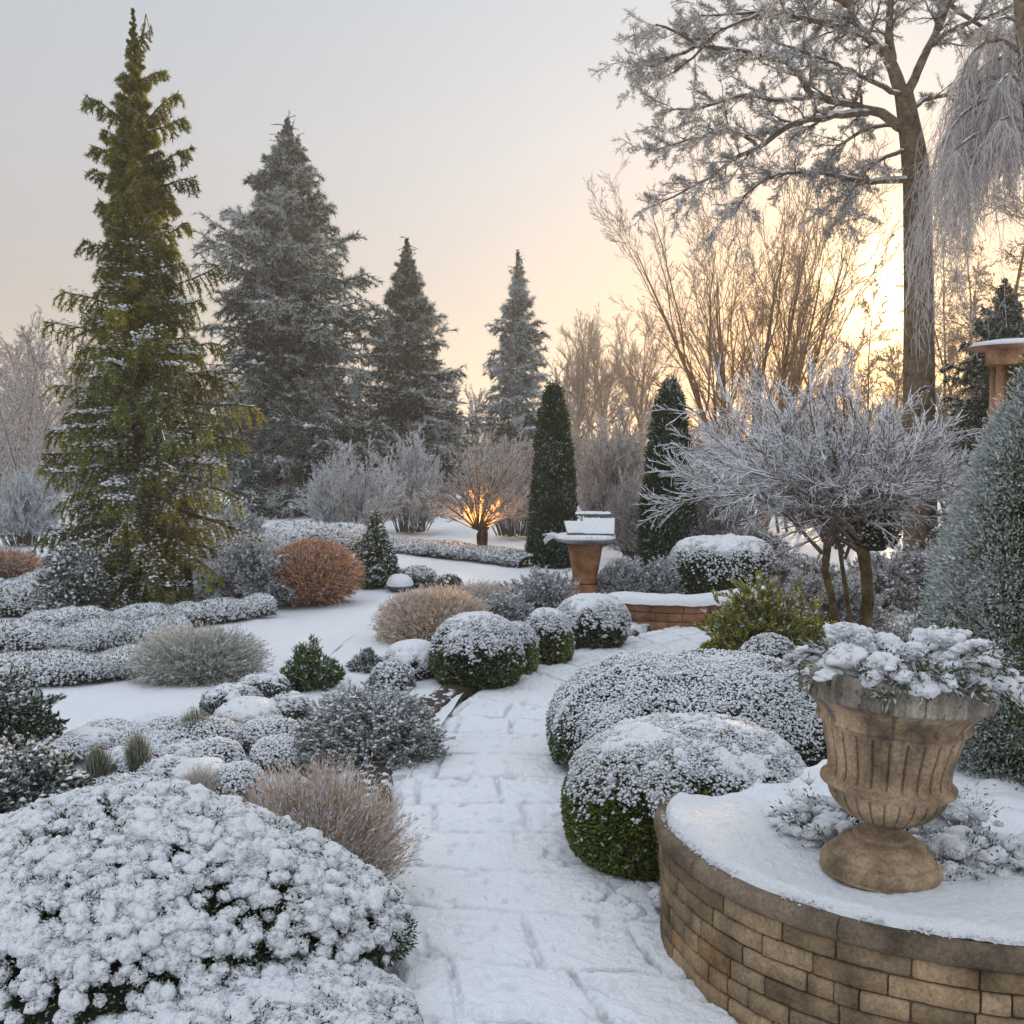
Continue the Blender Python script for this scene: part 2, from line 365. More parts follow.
def snowfield(p, nr, rx, leaf, seed):
    return nr[..., 2] + (vnoise(p + seed, 3.6 / max(rx, .2), seed, 2) - .5) * .6 + (vnoise(p + 9, .75 / leaf, seed, 2) - .5) * .9
def bush(name, label, cat, bx, ky=1.0, n=9000, leaf=(.03, .014), pal=BOX, snow=(.1, .7), nb=3000, bit=.012, lump=(.05, 4), q=2.2, cz=.38,
         frost=.15, cap=None, depth_in=.07, spread=.6, group=None, z0=0.0, seed=None, core=(.012, .016, .008), fcol=RIME, hk=1.0, dist=0):
    loc, rx, ry, h = box(*bx, ky=ky, z0=z0, hk=hk)
    if dist: pass
    seed = int(rng.integers(1, 999)) if seed is None else seed
    root = thing(name, label, cat, loc, group)
    d = dome_dirs(n); p, nr = dome_shape(d, rx, ry, h, q, cz, lump, seed)
    k = p[:, 2] > .005; p, nr = p[k], nr[k]; m = len(p)
    # foliage
    a = Acc(); D = norm(nr + rand_unit(m) * spread + A([0, 0, .25])); pin = p - nr * (rng.random(m) ** 1.5 * depth_in * rx)[:, None] - D * leaf[0] * .5
    ps = sstep(snow[0], snow[1], snowfield(p, nr, rx, leaf[0], seed))
    C = pick(m, pal); fr = rng.random(m) < (ps * .8 + frost); C = np.where(fr[:, None], mixc(C, np.broadcast_to(fcol, C.shape), rng.uniform(.4, 1, m)), C)
    blades(a, pin, D, leaf[0] * rng.uniform(.6, 1.3, m), leaf[1] * rng.uniform(.7, 1.2, m), C)
    a.build('foliage', m_leaf, root)
    # dark core added inside to block the view through the leaves
    Dg, Fg = dome_grid(110, 56); pg, ng = dome_shape(Dg, rx, ry, h, q, cz, lump, seed); pg = pg - ng * (.05 * rx + leaf[0] * .8)
    pg[..., 2] = np.maximum(pg[..., 2], -.03); a = Acc(); a.add(pg, Fg, A(core)); a.build('branches', m_twig, root, True)
    # snow
    a = Acc()
    if cap is not None:
        res = int(np.clip(rx * 560, 60, 380)); Dg, Fg = dome_grid(res, res // 2); pg, ng = dome_shape(Dg, rx, ry, h, q, cz, lump, seed)
        sv = snowfield(pg, ng, rx, leaf[0], seed)
        pg = pg + ng * ((sstep(cap, cap + .5, sv) * bit * 2.2 - bit * .8) + (vnoise(pg, .75 / leaf[0], seed, 2) - .5) * bit * 2.0 * (1 - .6 * sstep(.8, 1, ng[..., 2])) + (vnoise(pg, 9, seed + 5, 2) - .5) * .015)[..., None]
        keep = (sv.reshape(-1)[Fg] > cap).all(1); a.add(pg, Fg[keep], SNOW)
    if nb:
        d = dome_dirs(nb * 2); p, nr = dome_shape(d, rx, ry, h, q, cz, lump, seed)
        sv = snowfield(p, nr, rx, leaf[0], seed); ps = sstep(snow[0], snow[1], sv) * (1 if cap is None else 1 - .8 * sstep(cap + .1, cap + .4, sv)); k = (rng.random(len(p)) < ps) & (p[:, 2] > 0)
        p, nr = p[k], nr[k]; m = len(p)
        puffs(a, p + nr * (rng.uniform(-.2, 1.2, m) * bit)[:, None], bit * rng.uniform(.5, 1.25, m), SNOW * rng.uniform(.93, 1.04, (m, 1)), 0, .25, squash=.7, Nrm=norm(nr + A([0, 0, 1])), stretch=.45)
    if a.n: a.build('snow_cover', m_snowfine if cap is None else m_snow, root, True)
    return root

# ---- clipped box mounds along the left side of the path
G1 = 'clipped box mounds edging the path'
bush('boxwood_mound', 'largest clipped box mound left of the path, snow on top and green below', 'shrub', (433, 522, 614, 697), n=16000, nb=7000, leaf=(.030, .015), bit=.013, cap=.58, snow=(.1, .75), lump=(.05, 5), group=G1)
bush('boxwood_mound', 'small box mound tucked against the right side of the largest round one', 'shrub', (494, 537, 624, 680), n=7000, nb=2600, leaf=(.030, .015), bit=.013, cap=.7, snow=(.1, .8), pal=BOXL, group=G1)
bush('boxwood_mound', 'low snowy box mound with lime green foot, third along the path edge', 'shrub', (524, 572, 610, 669), n=8000, nb=3600, leaf=(.030, .015), bit=.014, cap=.55, snow=(.05, .7), pal=BOXL, group=G1)
bush('boxwood_mound', 'wide snowy box mound at the far end of the row by the low brick wall', 'shrub', (556, 627, 597, 654), n=11000, nb=5200, leaf=(.032, .016), bit=.015, cap=.5, snow=(.0, .65), pal=BOX, lump=(.08, 4), group=G1)
# ---- the big clipped dome on the right of the path
bush('clipped_dome', 'big clipped green dome with a smooth snow top beside the curved brick wall', 'shrub', (563, 806, 716, 893), ky=.95, n=60000, nb=21000, leaf=(.026, .013), bit=.0095, pal=BOXL + BOX, cap=.66, snow=(.22, .85), lump=(.035, 5), q=2.5, cz=.42, frost=.05, depth_in=.06, spread=.75, hk=.96)
# ---- spreading shrub behind it
bush('spreading_cotoneaster', 'wide spreading snow-dusted shrub behind the big clipped dome', 'shrub', (562, 836, 662, 800), ky=.75, n=75000, nb=30000, leaf=(.024, .009), bit=.010, pal=BOX + DARK, snow=(-.1, .9), lump=(.16, 2.6), q=2.3, cz=.35, frost=.25, depth_in=.10, spread=1.0, hk=.95)
bush('dark_shrub', 'dark green shrub with snowy tips right of the yellow-green one', 'shrub', (736, 800, 640, 710), ky=.7, n=9000, nb=2500, leaf=(.04, .016), bit=.012, pal=DARK + BOX, snow=(.2, .9), lump=(.18, 4), spread=1.2, depth_in=.2)
# ---- round clipped hedge drum
bush('clipped_drum', 'round flat-topped clipped hedge wearing a domed snow cap', 'shrub', (672, 768, 538, 600), ky=.8, n=16000, nb=5500, leaf=(.035, .017), bit=.016, pal=BOX, cap=.48, snow=(-.3, .6), lump=(.05, 5), q=3.0, cz=.5, frost=.04, spread=.6)

# ---- left foreground: pillowy snow mound
def pillow_mound(name, label, bx, n, r, ky=1.0, dens=1.0, q=2.1, cz=.25, hk=1.0, gap=.9, seed=3, z0=0):
    loc, rx, ry, h = box(*bx, ky=ky, hk=hk, z0=z0); root = thing(name, label, 'shrub', loc)
    cand = dome_dirs(n * 8, .5); pc, nc = dome_shape(cand, rx, ry, h, q, cz, (.05, 2.5), seed, .10); k = pc[:, 2] > .0; pc, nc = pc[k], nc[k]
    # thin out so that the pillows sit side by side
    cellk = np.floor(pc / (r * 1.55)).astype(int); _, ui = np.unique(cellk, axis=0, return_index=True); pc, nc = pc[ui], nc[ui]; m = len(pc)
    lowv = nc[:, 2] + (vnoise(pc, 3, seed, 2) - .5) * .5 + (vnoise(pc, 9, seed + 1, 2) - .5) * .8; keep = rng.random(m) < .03 + .97 * sstep(.18, gap + .12, lowv); ps, ns = pc[keep], nc[keep]; m = len(ps)
    up = norm(ns + A([0, 0, .7])); rr = r * rng.uniform(.6, 1.4, m) * (.75 + .5 * sstep(0, 1, lowv[keep])); a = Acc()
    puffs(a, ps + up * (rng.uniform(-.1, .4, m) * r)[:, None], rr, SNOW, 3, .55, 2.2, .6, up, .3)
    # frills: crumbs of snow all over and around every pillow
    kf = 80; ctr = ps[:, None].repeat(kf, 1).reshape(-1, 3); uu = up[:, None].repeat(kf, 1).reshape(-1, 3); R_ = rr.repeat(kf)
    d = rand_unit(len(ctr)); d = norm(d + uu * .35); pp = ctr + (d - uu * ((d * uu).sum(1) * .35)[:, None]) * (R_ * rng.uniform(.85, 1.12, len(ctr)))[:, None] + uu * (R_ * .1)[:, None]
    puffs(a, pp, r * rng.uniform(.06, .21, len(pp)), SNOW * rng.uniform(.94, 1.03, (len(pp), 1)), 0, .3, squash=.8, stretch=.5)
    a.build('snow_cover', m_snow, root, True)
    # leaves under the pillows, and tips poking out of them
    a = Acc(); nl = int(42000 * dens); d = dome_dirs(nl, .3); p, nr = dome_shape(d, rx, ry, h, q, cz, (.05, 2.5), seed, .10); k = p[:, 2] > 0; p, nr = p[k], nr[k]; ml = len(p)
    D = norm(nr + rand_unit(ml) * .8); C = pick(ml, [((.035, .06, .02), 3), ((.08, .12, .03), 2), ((.02, .035, .012), 2)]); fr = rng.random(ml) < .14 + .14 * (nr[:, 2] > .5)
    C = np.where(fr[:, None], mixc(C, np.broadcast_to(SNOW, C.shape), rng.uniform(.3, 1, ml)), C)
    blades(a, p + nr * (rng.uniform(-.8, .55, ml) * r)[:, None], D, .022 * rng.uniform(.6, 1.3, ml), .0075, C); a.build('foliage', m_leaf, root)
    Dg, Fg = dome_grid(); pg, ng = dome_shape(Dg, rx, ry, h, q, cz, (.05, 2.5), seed, .10); pg = pg - ng * .05; pg[..., 2] = np.maximum(pg[..., 2], -.03)
    a = Acc(); a.add(pg, Fg, A([.012, .014, .008])); a.build('branches', m_twig, root, True)  # dark shell added under the leaves so the mound is not see-through
    return root
pillow_mound('snowy_mound', 'broad evergreen mound buried in lumpy snow pillows, bottom left', (-130, 408, 790, 1068), 5600, .027, ky=.68, hk=1.0, q=1.42)
pillow_mound('snowy_mound', 'low snow-covered mound cut by the bottom edge of the photo', (70, 415, 982, 1130), 3600, .028, ky=.8, gap=.22, dens=.4, seed=8)
# ---------------------------------------------------------------- curved brick wall with its snow, urn
ZW = .52
outer_px = [(676, 790), (662, 800), (657, 813), (663, 830), (680, 847), (707, 867), (745, 887), (790, 904), (835, 918), (880, 929), (950, 942), (1024, 951), (1120, 957), (1240, 960)]
inner_px = [(676, 790), (690, 797), (708, 800), (728, 803), (750, 808), (768, 814), (785, 825), (805, 838), (835, 850), (870, 858), (925, 868), (990, 874), (1080, 878), (1180, 880)]
OC = spline([G(*p, ZW)[:2] for p in outer_px], 500)[8:]; IC = spline([G(*p, ZW)[:2] for p in inner_px], 500)[8:]
OC = np.concatenate([OC]); nO = len(OC)
Tn = norm(np.gradient(OC, axis=0)); No = np.stack([Tn[:, 1], -Tn[:, 0]], -1)
if (No[250] @ (OC[250] - IC[250])) < 0: No = -No
sO = np.concatenate([[0], np.cumsum(np.linalg.norm(np.diff(OC, axis=0), axis=1))])
def on_curve(s, off):
    x = np.interp(s, sO, OC[:, 0]); y = np.interp(s, sO, OC[:, 1]); nx = np.interp(s, sO, No[:, 0]); ny = np.interp(s, sO, No[:, 1])
    return np.stack([x + nx * off, y + ny * off], -1)
wl = on_curve(A([sO[-1] * .4]), 0)[0]; wall = thing('brick_wall', 'curved low wall of pale brown stone blocks with a thick coping, carrying the urn', 'wall', (wl[0], wl[1], 0))
wo = A([wl[0], wl[1], 0])
def slabs(a, s0, s1, z0, z1, off0, off1, col, bev=.006, seg=5, round_=0, jag=.0):
    """one block following the curve: inner face off0, outer face off1 with softened edges"""
    s = np.linspace(s0, s1, seg); s = np.concatenate([[s0], [s0 + bev], s[1:-1], [s1 - bev], [s1]])
    prof = [(off0, z0), (off1 - bev, z0), (off1, z0 + bev), (off1, z1 - bev), (off1 - bev, z1), (off0, z1)]
    if round_: 
        th = np.linspace(-math.pi / 2, math.pi / 2, 9); hh = (z1 - z0) / 2
        prof = [(off0, z0)] + [(off1 - hh * .8 + hh * .8 * math.cos(t), z0 + hh + hh * math.sin(t)) for t in th] + [(off0, z1)]
    V = []
    for k, sv in enumerate(s):
        e = bev * .8 if k in (0, len(s) - 1) else 0
        for of, z in prof:
            of2 = of - e if of > off0 else of; z2 = min(max(z, z0 + e * .6), z1 - e * .6)
            q = on_curve(A([sv]), of2)[0]; V.append((q[0], q[1], z2))
    V = A(V); nzv = (vnoise(V, 26, 4, 3) - .5) * .014 + (vnoise(V, 6, 4) - .5) * jag; V = V - wo
    V[:, :2] += (nzv[:, None] * .7); np_, ns = len(prof), len(s); i = np.arange(np_ * ns).reshape(ns, np_); j = np.roll(i, -1, 1)
    Fc = np.stack([i[:-1], j[:-1], j[1:], i[1:]], -1).reshape(-1, 4); a.add(V, Fc, col)
    for r in (0, ns - 1):
        a.add(V[i[r]], A([[0, 1, 2, 3], [0, 3, 4, 5]]) if np_ == 6 else A([[0, q_, q_ + 1] for q_ in range(1, np_ - 1)]), col)
a = Acc(); zb = -.04; nc = 7; hh = (ZW - .075 - zb) / nc
SC_ = [A([.25, .185, .12]), A([.20, .15, .10]), A([.16, .125, .09]), A([.29, .22, .15]), A([.24, .15, .085]), A([.15, .125, .095])]
for c in range(nc):
    s = -.0 + (.11 if c % 2 else 0) * 1.0; s = s - .15
    while s < sO[-1] - .05:
        ln = rng.uniform(.15, .27) if rng.random() > .25 else rng.uniform(.07, .13)
        s0, s1 = max(s, .012), min(s + ln - .006, sO[-1])
        if s1 - s0 > .03:
            slabs(a, s0, s1, zb + c * hh + .003, zb + (c + 1) * hh - .003, -.10, -.014 + rng.uniform(-.004, .004), SC_[int(rng.choice(6, p=[.36, .32, .12, .16, .04, 0]))] * A([1.05, 1, .9]) * rng.uniform(.82, 1.08), jag=.012, seg=9)
        s += ln
a.build('brickwork', m_stone, wall)
a = Acc(); s_ = np.linspace(.0, sO[-1], 120); cN = [on_curve(s_, -.026), on_curve(s_, -.026)]
V = np.concatenate([np.c_[cN[0], np.full(120, -.05)], np.c_[cN[1], np.full(120, ZW - .05)]]) - wo
i = np.arange(120); a.add(V, np.stack([i[:-1], i[1:], i[1:] + 120, i[:-1] + 120], -1), A([.07, .055, .04]))
# far side of the wall and its end
IW = IC.copy(); V = np.concatenate([np.c_[IW, np.full(len(IW), -.05)], np.c_[IW, np.full(len(IW), ZW - .01)]]) - wo; i = np.arange(len(IW))
a.add(V, np.stack([i[:-1], i[1:], i[1:] + len(IW), i[:-1] + len(IW)], -1), A([.16, .12, .08])); a.build('mortar', m_stone, wall)
a = Acc(); s = .006
while s < sO[-1] - .1:
    ln = rng.uniform(.55, .8); slabs(a, s, min(s + ln - .003, sO[-1]), ZW - .075, ZW, -.16, .014, A([.165, .125, .09]) * rng.uniform(.85, 1.15), seg=16, round_=1); s += ln
a.build('coping', m_stone, wall)
# snow lying on the wall
nr_ = 70; r = np.linspace(0, 1, nr_)[None, :, None]; Oo = OC - No * .030
P = Oo[:, None] * (1 - r) + IC[:, None] * r; ww = np.linalg.norm(Oo - IC, axis=1)[:, None]; e = r[..., 0] * ww; e2 = (1 - r[..., 0]) * ww
pp = np.stack([P[..., 0], P[..., 1], 0 * P[..., 0]], -1)
z = ZW + .036 * np.sqrt(np.clip(sstep(0, .045, e) * sstep(-.02, .04, e2), 0, 1)) * sstep(0, .12, ww) - .004 + (vnoise(pp, 14, 50, 3) - .5) * .012 + (vnoise(pp, 45, 51, 2) - .5) * .006 + (vnoise(pp, 3, 52) - .5) * .02
a = Acc(); a.add(np.stack([P[..., 0], P[..., 1], z], -1) - wo, grid_faces(len(OC), nr_), SNOW); 
m = 900; si = rng.random(m) * sO[-1]; q = on_curve(si, rng.uniform(-.07, -.014, m)); nq = vnoise(np.c_[q, q[:, :1] * 0], 12, 3); kq = nq > .35
puffs(a, np.c_[q, ZW + rng.uniform(0, .018, m)][kq] - wo, rng.uniform(.003, .0075, kq.sum()), SNOW, 0, .3, squash=.7)
a.build('snow_cover', m_snow, wall, True)
# raised planting bed behind the wall
bp = [(678, 792), (728, 803), (768, 814), (805, 838), (870, 858), (990, 874), (1180, 880), (1320, 860), (1300, 760), (1100, 730), (900, 735), (800, 760)]
q = spline([G(*p, ZW)[:2] for p in bp] + [G(*bp[0], ZW)[:2]], 200); c = q.mean(0)
rr = np.linspace(0, 1, 60)[:, None, None]; g = c + (q[None] * .999 - c) * rr; pp = np.stack([g[..., 0], g[..., 1], 0 * g[..., 0]], -1)
z = ZW - .03 + (vnoise(pp, 6, 61, 3) - .5) * .09 - sstep(.93, 1, rr[..., 0]) * .06
V = np.stack([g[..., 0], g[..., 1], z], -1); V = np.concatenate([V, np.stack([q[:, 0], q[:, 1], np.full(200, -.05)], -1)[None]])
a = Acc(); a.add(V, grid_faces(61, 200), SNOW); kind(a.build('raised_ground', m_snowground, smooth=True), 'structure')

# ---- the urn
uc = G(880, 872, ZW + .03); US = depth(uc[1], ZW) / F_PX
urn = thing('stone_urn', 'large fluted sandstone urn with a weathered grey rim, on the curved wall', 'urn', uc, rot=(0, math.radians(3.6), 0))
def lathe(a, prof, nth, col, flute=None, nzamp=.002, base=0):
    prof = A(prof, float); th = np.linspace(0, 2 * math.pi, nth, endpoint=False)
    R = prof[:, 0][:, None].repeat(nth, 1); Zz = prof[:, 1][:, None].repeat(nth, 1)
    if flute is not None: R = R * (1 + flute(th[None], prof[:, 1][:, None]))
    V = np.stack([R * np.cos(th), R * np.sin(th), Zz], -1); V = V + (norm(V * A([1, 1, 0]) + 1e-9) * ((vnoise(V, 25, 6, 3) - .5) * nzamp * 2)[..., None])
    k = len(prof); i = np.arange(k * nth).reshape(k, nth); j = np.roll(i, -1, 1)
    Fc = np.stack([i[:-1], j[:-1], j[1:], i[1:]], -1).reshape(-1, 4)
    C = col(V.reshape(-1, 3)[Fc].mean(1)) if callable(col) else col; a.add(V, Fc, C)
def smoothprof(pts, m=6):
    return spline(pts, len(pts) * m)
u = US
STN = A([.31, .225, .145])
def stone_col(p):
    t = vnoise(p, 9, 71, 3); t2 = vnoise(p * A([1, 1, .25]), 30, 72, 2)
    return mixc(STN, A([.13, .095, .065]), sstep(.5, .75, t) * .75) * (.85 + .3 * t2[..., None])
a = Acc(); foot = smoothprof([(0, 0), (54, 0), (57.5, 3), (58.5, 9), (57, 14), (54, 17), (51.5, 17.5), (51, 20), (46, 25), (42, 27), (41.5, 29), (40, 32), (33, 36), (29, 37), (28.5, 39), (26, 41), (22, 43), (19, 47), (20, 51), (26, 54)], 5) * u
lathe(a, foot, 96, stone_col); a.build('foot', m_stone, urn, True)
NF = 26
def fl(th, z):
    z = z / u; body = sstep(96, 101, z) * (1 - sstep(143, 150, z)); low = sstep(55, 62, z) * (1 - sstep(84, 88, z))
    ph = np.abs(np.sin(th * NF / 2)); return -(body * .045 + low * .040) * (1 - np.clip(ph * 1.7, 0, 1) ** .7)
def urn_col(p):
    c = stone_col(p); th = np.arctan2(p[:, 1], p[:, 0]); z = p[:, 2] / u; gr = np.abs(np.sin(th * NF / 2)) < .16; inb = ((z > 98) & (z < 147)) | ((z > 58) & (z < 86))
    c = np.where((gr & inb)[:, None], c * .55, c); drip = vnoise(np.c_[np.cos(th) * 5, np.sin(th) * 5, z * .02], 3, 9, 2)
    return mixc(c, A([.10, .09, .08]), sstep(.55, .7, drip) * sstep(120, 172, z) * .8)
body = smoothprof([(26, 54), (38, 59), (48, 67), (55, 76), (58, 84), (61, 88), (65, 90), (65, 94), (62, 96), (60, 99), (59, 106), (61, 120), (65, 135), (68, 147), (70, 151), (74, 153), (74, 157), (73, 160), (76, 166), (82, 172), (86, 176), (90, 178)], 7) * u
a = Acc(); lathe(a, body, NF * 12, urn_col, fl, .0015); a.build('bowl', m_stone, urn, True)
def rim_col(p):
    th = np.arctan2(p[:, 1], p[:, 0]); q = np.c_[np.cos(th) * 3, np.sin(th) * 3, p[:, 2] * 2]; t = vnoise(q, 4, 81, 2); fine = vnoise(np.c_[np.cos(th) * 9, np.sin(th) * 9, 0 * th], 4, 85)
    c = mixc(A([.16, .145, .125]), A([.27, .235, .19]), sstep(.35, .7, t)); c = np.where((np.abs(np.sin(th * 19 + 4 * t)) < .07)[:, None], c * .45, c)
    return c * (.75 + .5 * fine[:, None])
rim = smoothprof([(90, 178), (92.5, 179), (93.5, 182), (93.5, 192), (94, 200), (93, 204), (89, 206), (83, 205), (81, 198), (78, 180), (0, 178)], 6) * u
a = Acc(); lathe(a, rim, 360, rim_col, lambda th, z: .006 * (np.abs(np.sin(th * 19)) < .12), .0015); a.build('rim', m_stone, urn, True)

# ---- plant in the urn, loaded with snow
zr = uc[2] + 198 * u; tx = math.tan(math.radians(3.6)) * 198 * u
pc0 = A([uc[0] + tx, uc[1], zr - .03]); pl = thing('urn_plant', 'bushy trailing plant spilling over the urn rim under heavy clumps of snow', 'plant', pc0)
a = Acc(); n = 230; th = rng.random(n) * 2 * math.pi; r0 = np.sqrt(rng.random(n)) * .20
S = np.stack([np.cos(th) * r0, np.sin(th) * r0, np.zeros(n)], -1); D = np.stack([np.cos(th), np.sin(th), rng.uniform(.3, 1.8, n)], -1)
st = poly(S, D, rng.uniform(.12, .23, n) * (1 + .22 * (np.cos(th) > .3)), 6, .10, (0, 0, -.06), (0, 0, -.38)); rad_ = np.hypot(st[..., 0], st[..., 1]); st[..., 2] = np.maximum(st[..., 2], .040 - .07 * sstep(.33, .42, rad_))
tubes(a, st, np.linspace(.004, .0015, 7)[None], A([.08, .06, .04]), 4)
a.build('stem', m_twig, pl, True)
a = Acc(); mm = 75; q, T = along(st, rng.uniform(.15, 1, (n, mm))); q = q.reshape(-1, 3) + rng.normal(size=(n * mm, 3)) * A([.012, .012, .008]) + A([0, 0, .008]); T = T.reshape(-1, 3)
C = pick(len(q), [((.035, .055, .02), 3), ((.09, .11, .04), 2), ((.10, .085, .05), 1)]); fr = rng.random(len(q)) < .45; C = np.where(fr[:, None], mixc(C, np.broadcast_to(RIME, C.shape), rng.uniform(.3, 1, len(q))), C)
blades(a, q, norm(T + rand_unit(len(q)) * .9), .026 * rng.uniform(.6, 1.3, len(q)), .008, C); a.build('foliage', m_leaf, pl)
a = Acc()
def snow_clump(a, P, R, up=None, kf=60, lvl=4, fr=.1):
    n = len(P); up = np.tile(A([0, 0, 1.0]), (n, 1)) if up is None else up
    puffs(a, P, R, SNOW, lvl, .42, 1.5, .62, up, .25)
    d = rand_unit(n * kf); d[:, 2] = np.abs(d[:, 2]) * 1.0 - .25; d = norm(d); R_ = np.asarray(R).repeat(kf)
    pp = P.repeat(kf, 0) + d * A([1, 1, .62]) * (R_ * rng.uniform(.8, 1.08, n * kf))[:, None]; puffs(a, pp, R_ * rng.uniform(.05, .16, n * kf) * (fr / .1), SNOW * rng.uniform(.95, 1.03, (n * kf, 1)), 1, .3, squash=.8, stretch=.5)
ki = rng.random(n) < .45; nb_ = 15; q, T = along(st[ki], np.linspace(.35, 1, nb_)[None].repeat(ki.sum(), 0)); rw_ = rng.uniform(.019, .042, (ki.sum(), 1)) * (1 - .45 * np.linspace(0, 1, nb_)[None] ** 2) * rng.uniform(.88, 1.1, (ki.sum(), nb_)); q = q.reshape(-1, 3); T = T.reshape(-1, 3)
snow_clump(a, q + A([0, 0, .014]), rw_.reshape(-1), None, 10, 3)
big = A([[-.20, -.10, .11], [-.11, -.20, .10], [-.04, -.25, .05], [.10, -.20, .07], [.20, -.14, .07], [.26, -.04, .12], [.17, .0, .17], [-.12, .02, .17], [.02, -.08, .13], [.30, -.12, .02], [-.27, -.03, .06], [.32, .02, .03], [-.17, .02, .20], [.34, -.08, -.04]])
big[:, 2] = big[:, 2] * .75 + .03; kx = [0, 1, 3, 4, 5, 6, 7, 8, 12]; snow_clump(a, big[kx], A([.075, .07, .06, .06, .07, .055, .06, .055, .05]) * .85, None, 260, 4)
a.build('snow_cover', m_snow, pl, True)

# ---- snow-laden plants crowding the back of the wall beside the urn
def snow_tuft(name, label, cat, loc, r, h, n=60, big=10, group=None, grey=.5):
    root = thing(name, label, cat, loc, group); th = rng.random(n) * 2 * math.pi; r0 = np.sqrt(rng.random(n)) * r * .5; S = np.stack([np.cos(th) * r0, np.sin(th) * r0, np.zeros(n)], -1)
    D = np.stack([np.cos(th) * .8, np.sin(th) * .8, rng.uniform(.4, 1.5, n)], -1); st = poly(S, D, rng.uniform(.6, 1.1, n) * h * 1.3, 5, .15, (0, 0, -.15))
    a = Acc(); q, T = along(st, rng.uniform(.1, 1, (n, 40))); q = q.reshape(-1, 3) + rng.normal(size=(n * 40, 3)) * .01; T = T.reshape(-1, 3); C = pick(len(q), DARK + GREY); fr = rng.random(len(q)) < grey; C = np.where(fr[:, None], RIME * rng.uniform(.7, 1.1, (len(q), 1)), C)
    blades(a, q, norm(T + rand_unit(len(q)) * .8), .024 * rng.uniform(.6, 1.3, len(q)), .007, C); a.build('foliage', m_leaf, root)
    a = Acc(); q, T = along(st, rng.uniform(.4, .95, (n, 1))); q = q.reshape(-1, 3); k = q[:, 2] > 0; snow_clump(a, q[k], rng.uniform(.015, .04, k.sum()), None, 30, 3)
    P = np.stack([rng.normal(size=big) * r * .4, rng.normal(size=big) * r * .4, rng.uniform(.2, .85, big) * h], -1); snow_clump(a, P, rng.uniform(.03, .06, big), None, 120, 3); a.build('snow_cover', m_snow, root, True)
    return root
snow_tuft('snowy_plant', 'upright clump of snow-crusted plants on the wall left of the urn foot', 'plant', G(828, 842, ZW), .13, .17, 70, 9)
snow_tuft('snowy_plant', 'snow-crusted plants heaped right of the urn foot', 'plant', G(958, 872, ZW), .14, .12, 60, 10)
snow_tuft('snowy_plant', 'low snowy plant at the foot of the frosted cone-shaped evergreen, right edge', 'plant', G(1016, 868, ZW), .15, .10, 50, 8)
snow_tuft('snowy_plant', 'frosty stems standing behind the urn bowl', 'plant', G(925, 838, ZW), .16, .20, 70, 6, grey=.8)
a = Acc(); P = G(655, 905); P = P + np.c_[rng.normal(size=34) * .09, rng.normal(size=34) * .10, rng.uniform(0, .05, 34)]; pc = thing('snow_heap', 'crumbly heap of snow between the big clipped dome and the brick wall', 'snow heap', (P[0, 0], P[0, 1], 0))
snow_clump(a, P - A([P[0, 0], P[0, 1], 0]), rng.uniform(.02, .06, 34), None, 40, 3); a.build('snow_lump', m_snow, pc, True)

# ---------------------------------------------------------------- terracotta planter, far low wall, stone table
tpc, _, _, _ = box(566, 604, 545, 601, ky=.9); tp = thing('terracotta_planter', 'tapered terracotta planter on a clay block with snow on its wide dish', 'planter', (tpc[0], tpc[1], 0)); v = depth(tpc[1]) / F_PX
TER = A([.26, .125, .06])
def ter_col(p): return TER * (.7 + .6 * vnoise(p, 8, 91, 3)[:, None])
def prism(a, prof, nth, col, rot=math.pi / 4, pw=1.0): 
    th = np.linspace(0, 2 * math.pi, nth, endpoint=False) + rot; prof = A(prof, float)
    rad = (np.abs(np.cos(th)) ** pw + np.abs(np.sin(th)) ** pw) ** (-1 / pw)
    V = np.stack([prof[:, :1] * rad * np.cos(th), prof[:, :1] * rad * np.sin(th), prof[:, 1:2].repeat(nth, 1)], -1); k = len(prof)
    i = np.arange(k * nth).reshape(k, nth); j = np.roll(i, -1, 1); Fc = np.stack([i[:-1], j[:-1], j[1:], i[1:]], -1).reshape(-1, 4)
    a.add(V, Fc, col(V.reshape(-1, 3)[Fc].mean(1)) if callable(col) else col)
a = Acc(); prism(a, A([(0, -2), (15, -2), (15, 14), (14, 15.5), (0, 15.5)]) * v, 48, ter_col, 0, 8); a.build('clay_block', m_stone, tp)
a = Acc(); prism(a, A([(0, 15.6), (12, 15.6), (13.5, 17), (13.5, 19), (12, 20), (12.5, 24), (15, 40), (17, 52), (18, 56), (17, 56.5), (0, 54)]) * v, 64, ter_col, 0, 3.2); a.build('pot', m_stone, tp)
a = Acc(); prism(a, A([(0, 55), (20, 56.6), (28, 58.5), (31, 60), (31, 61.5), (28, 62.5), (0, 62.5)]) * v, 64, A([.22, .22, .23]), 0, 2.6); d = a.build('dish', m_stone, tp)
a = Acc(); prism(a, A([(30, 61.6), (30, 63), (26, 65), (0, 65.5)]) * v, 64, SNOW, 0, 2.6)
m = 500; t_ = rng.random(m) * 6.283; R_ = np.sqrt(rng.random(m)) * 30 * v; puffs(a, np.c_[np.cos(t_) * R_, np.sin(t_) * R_, np.full(m, 64 * v)], rng.uniform(.5, 1.6, m) * v, SNOW, 0, .3); a.build('snow_cover', m_snow, tp, True)
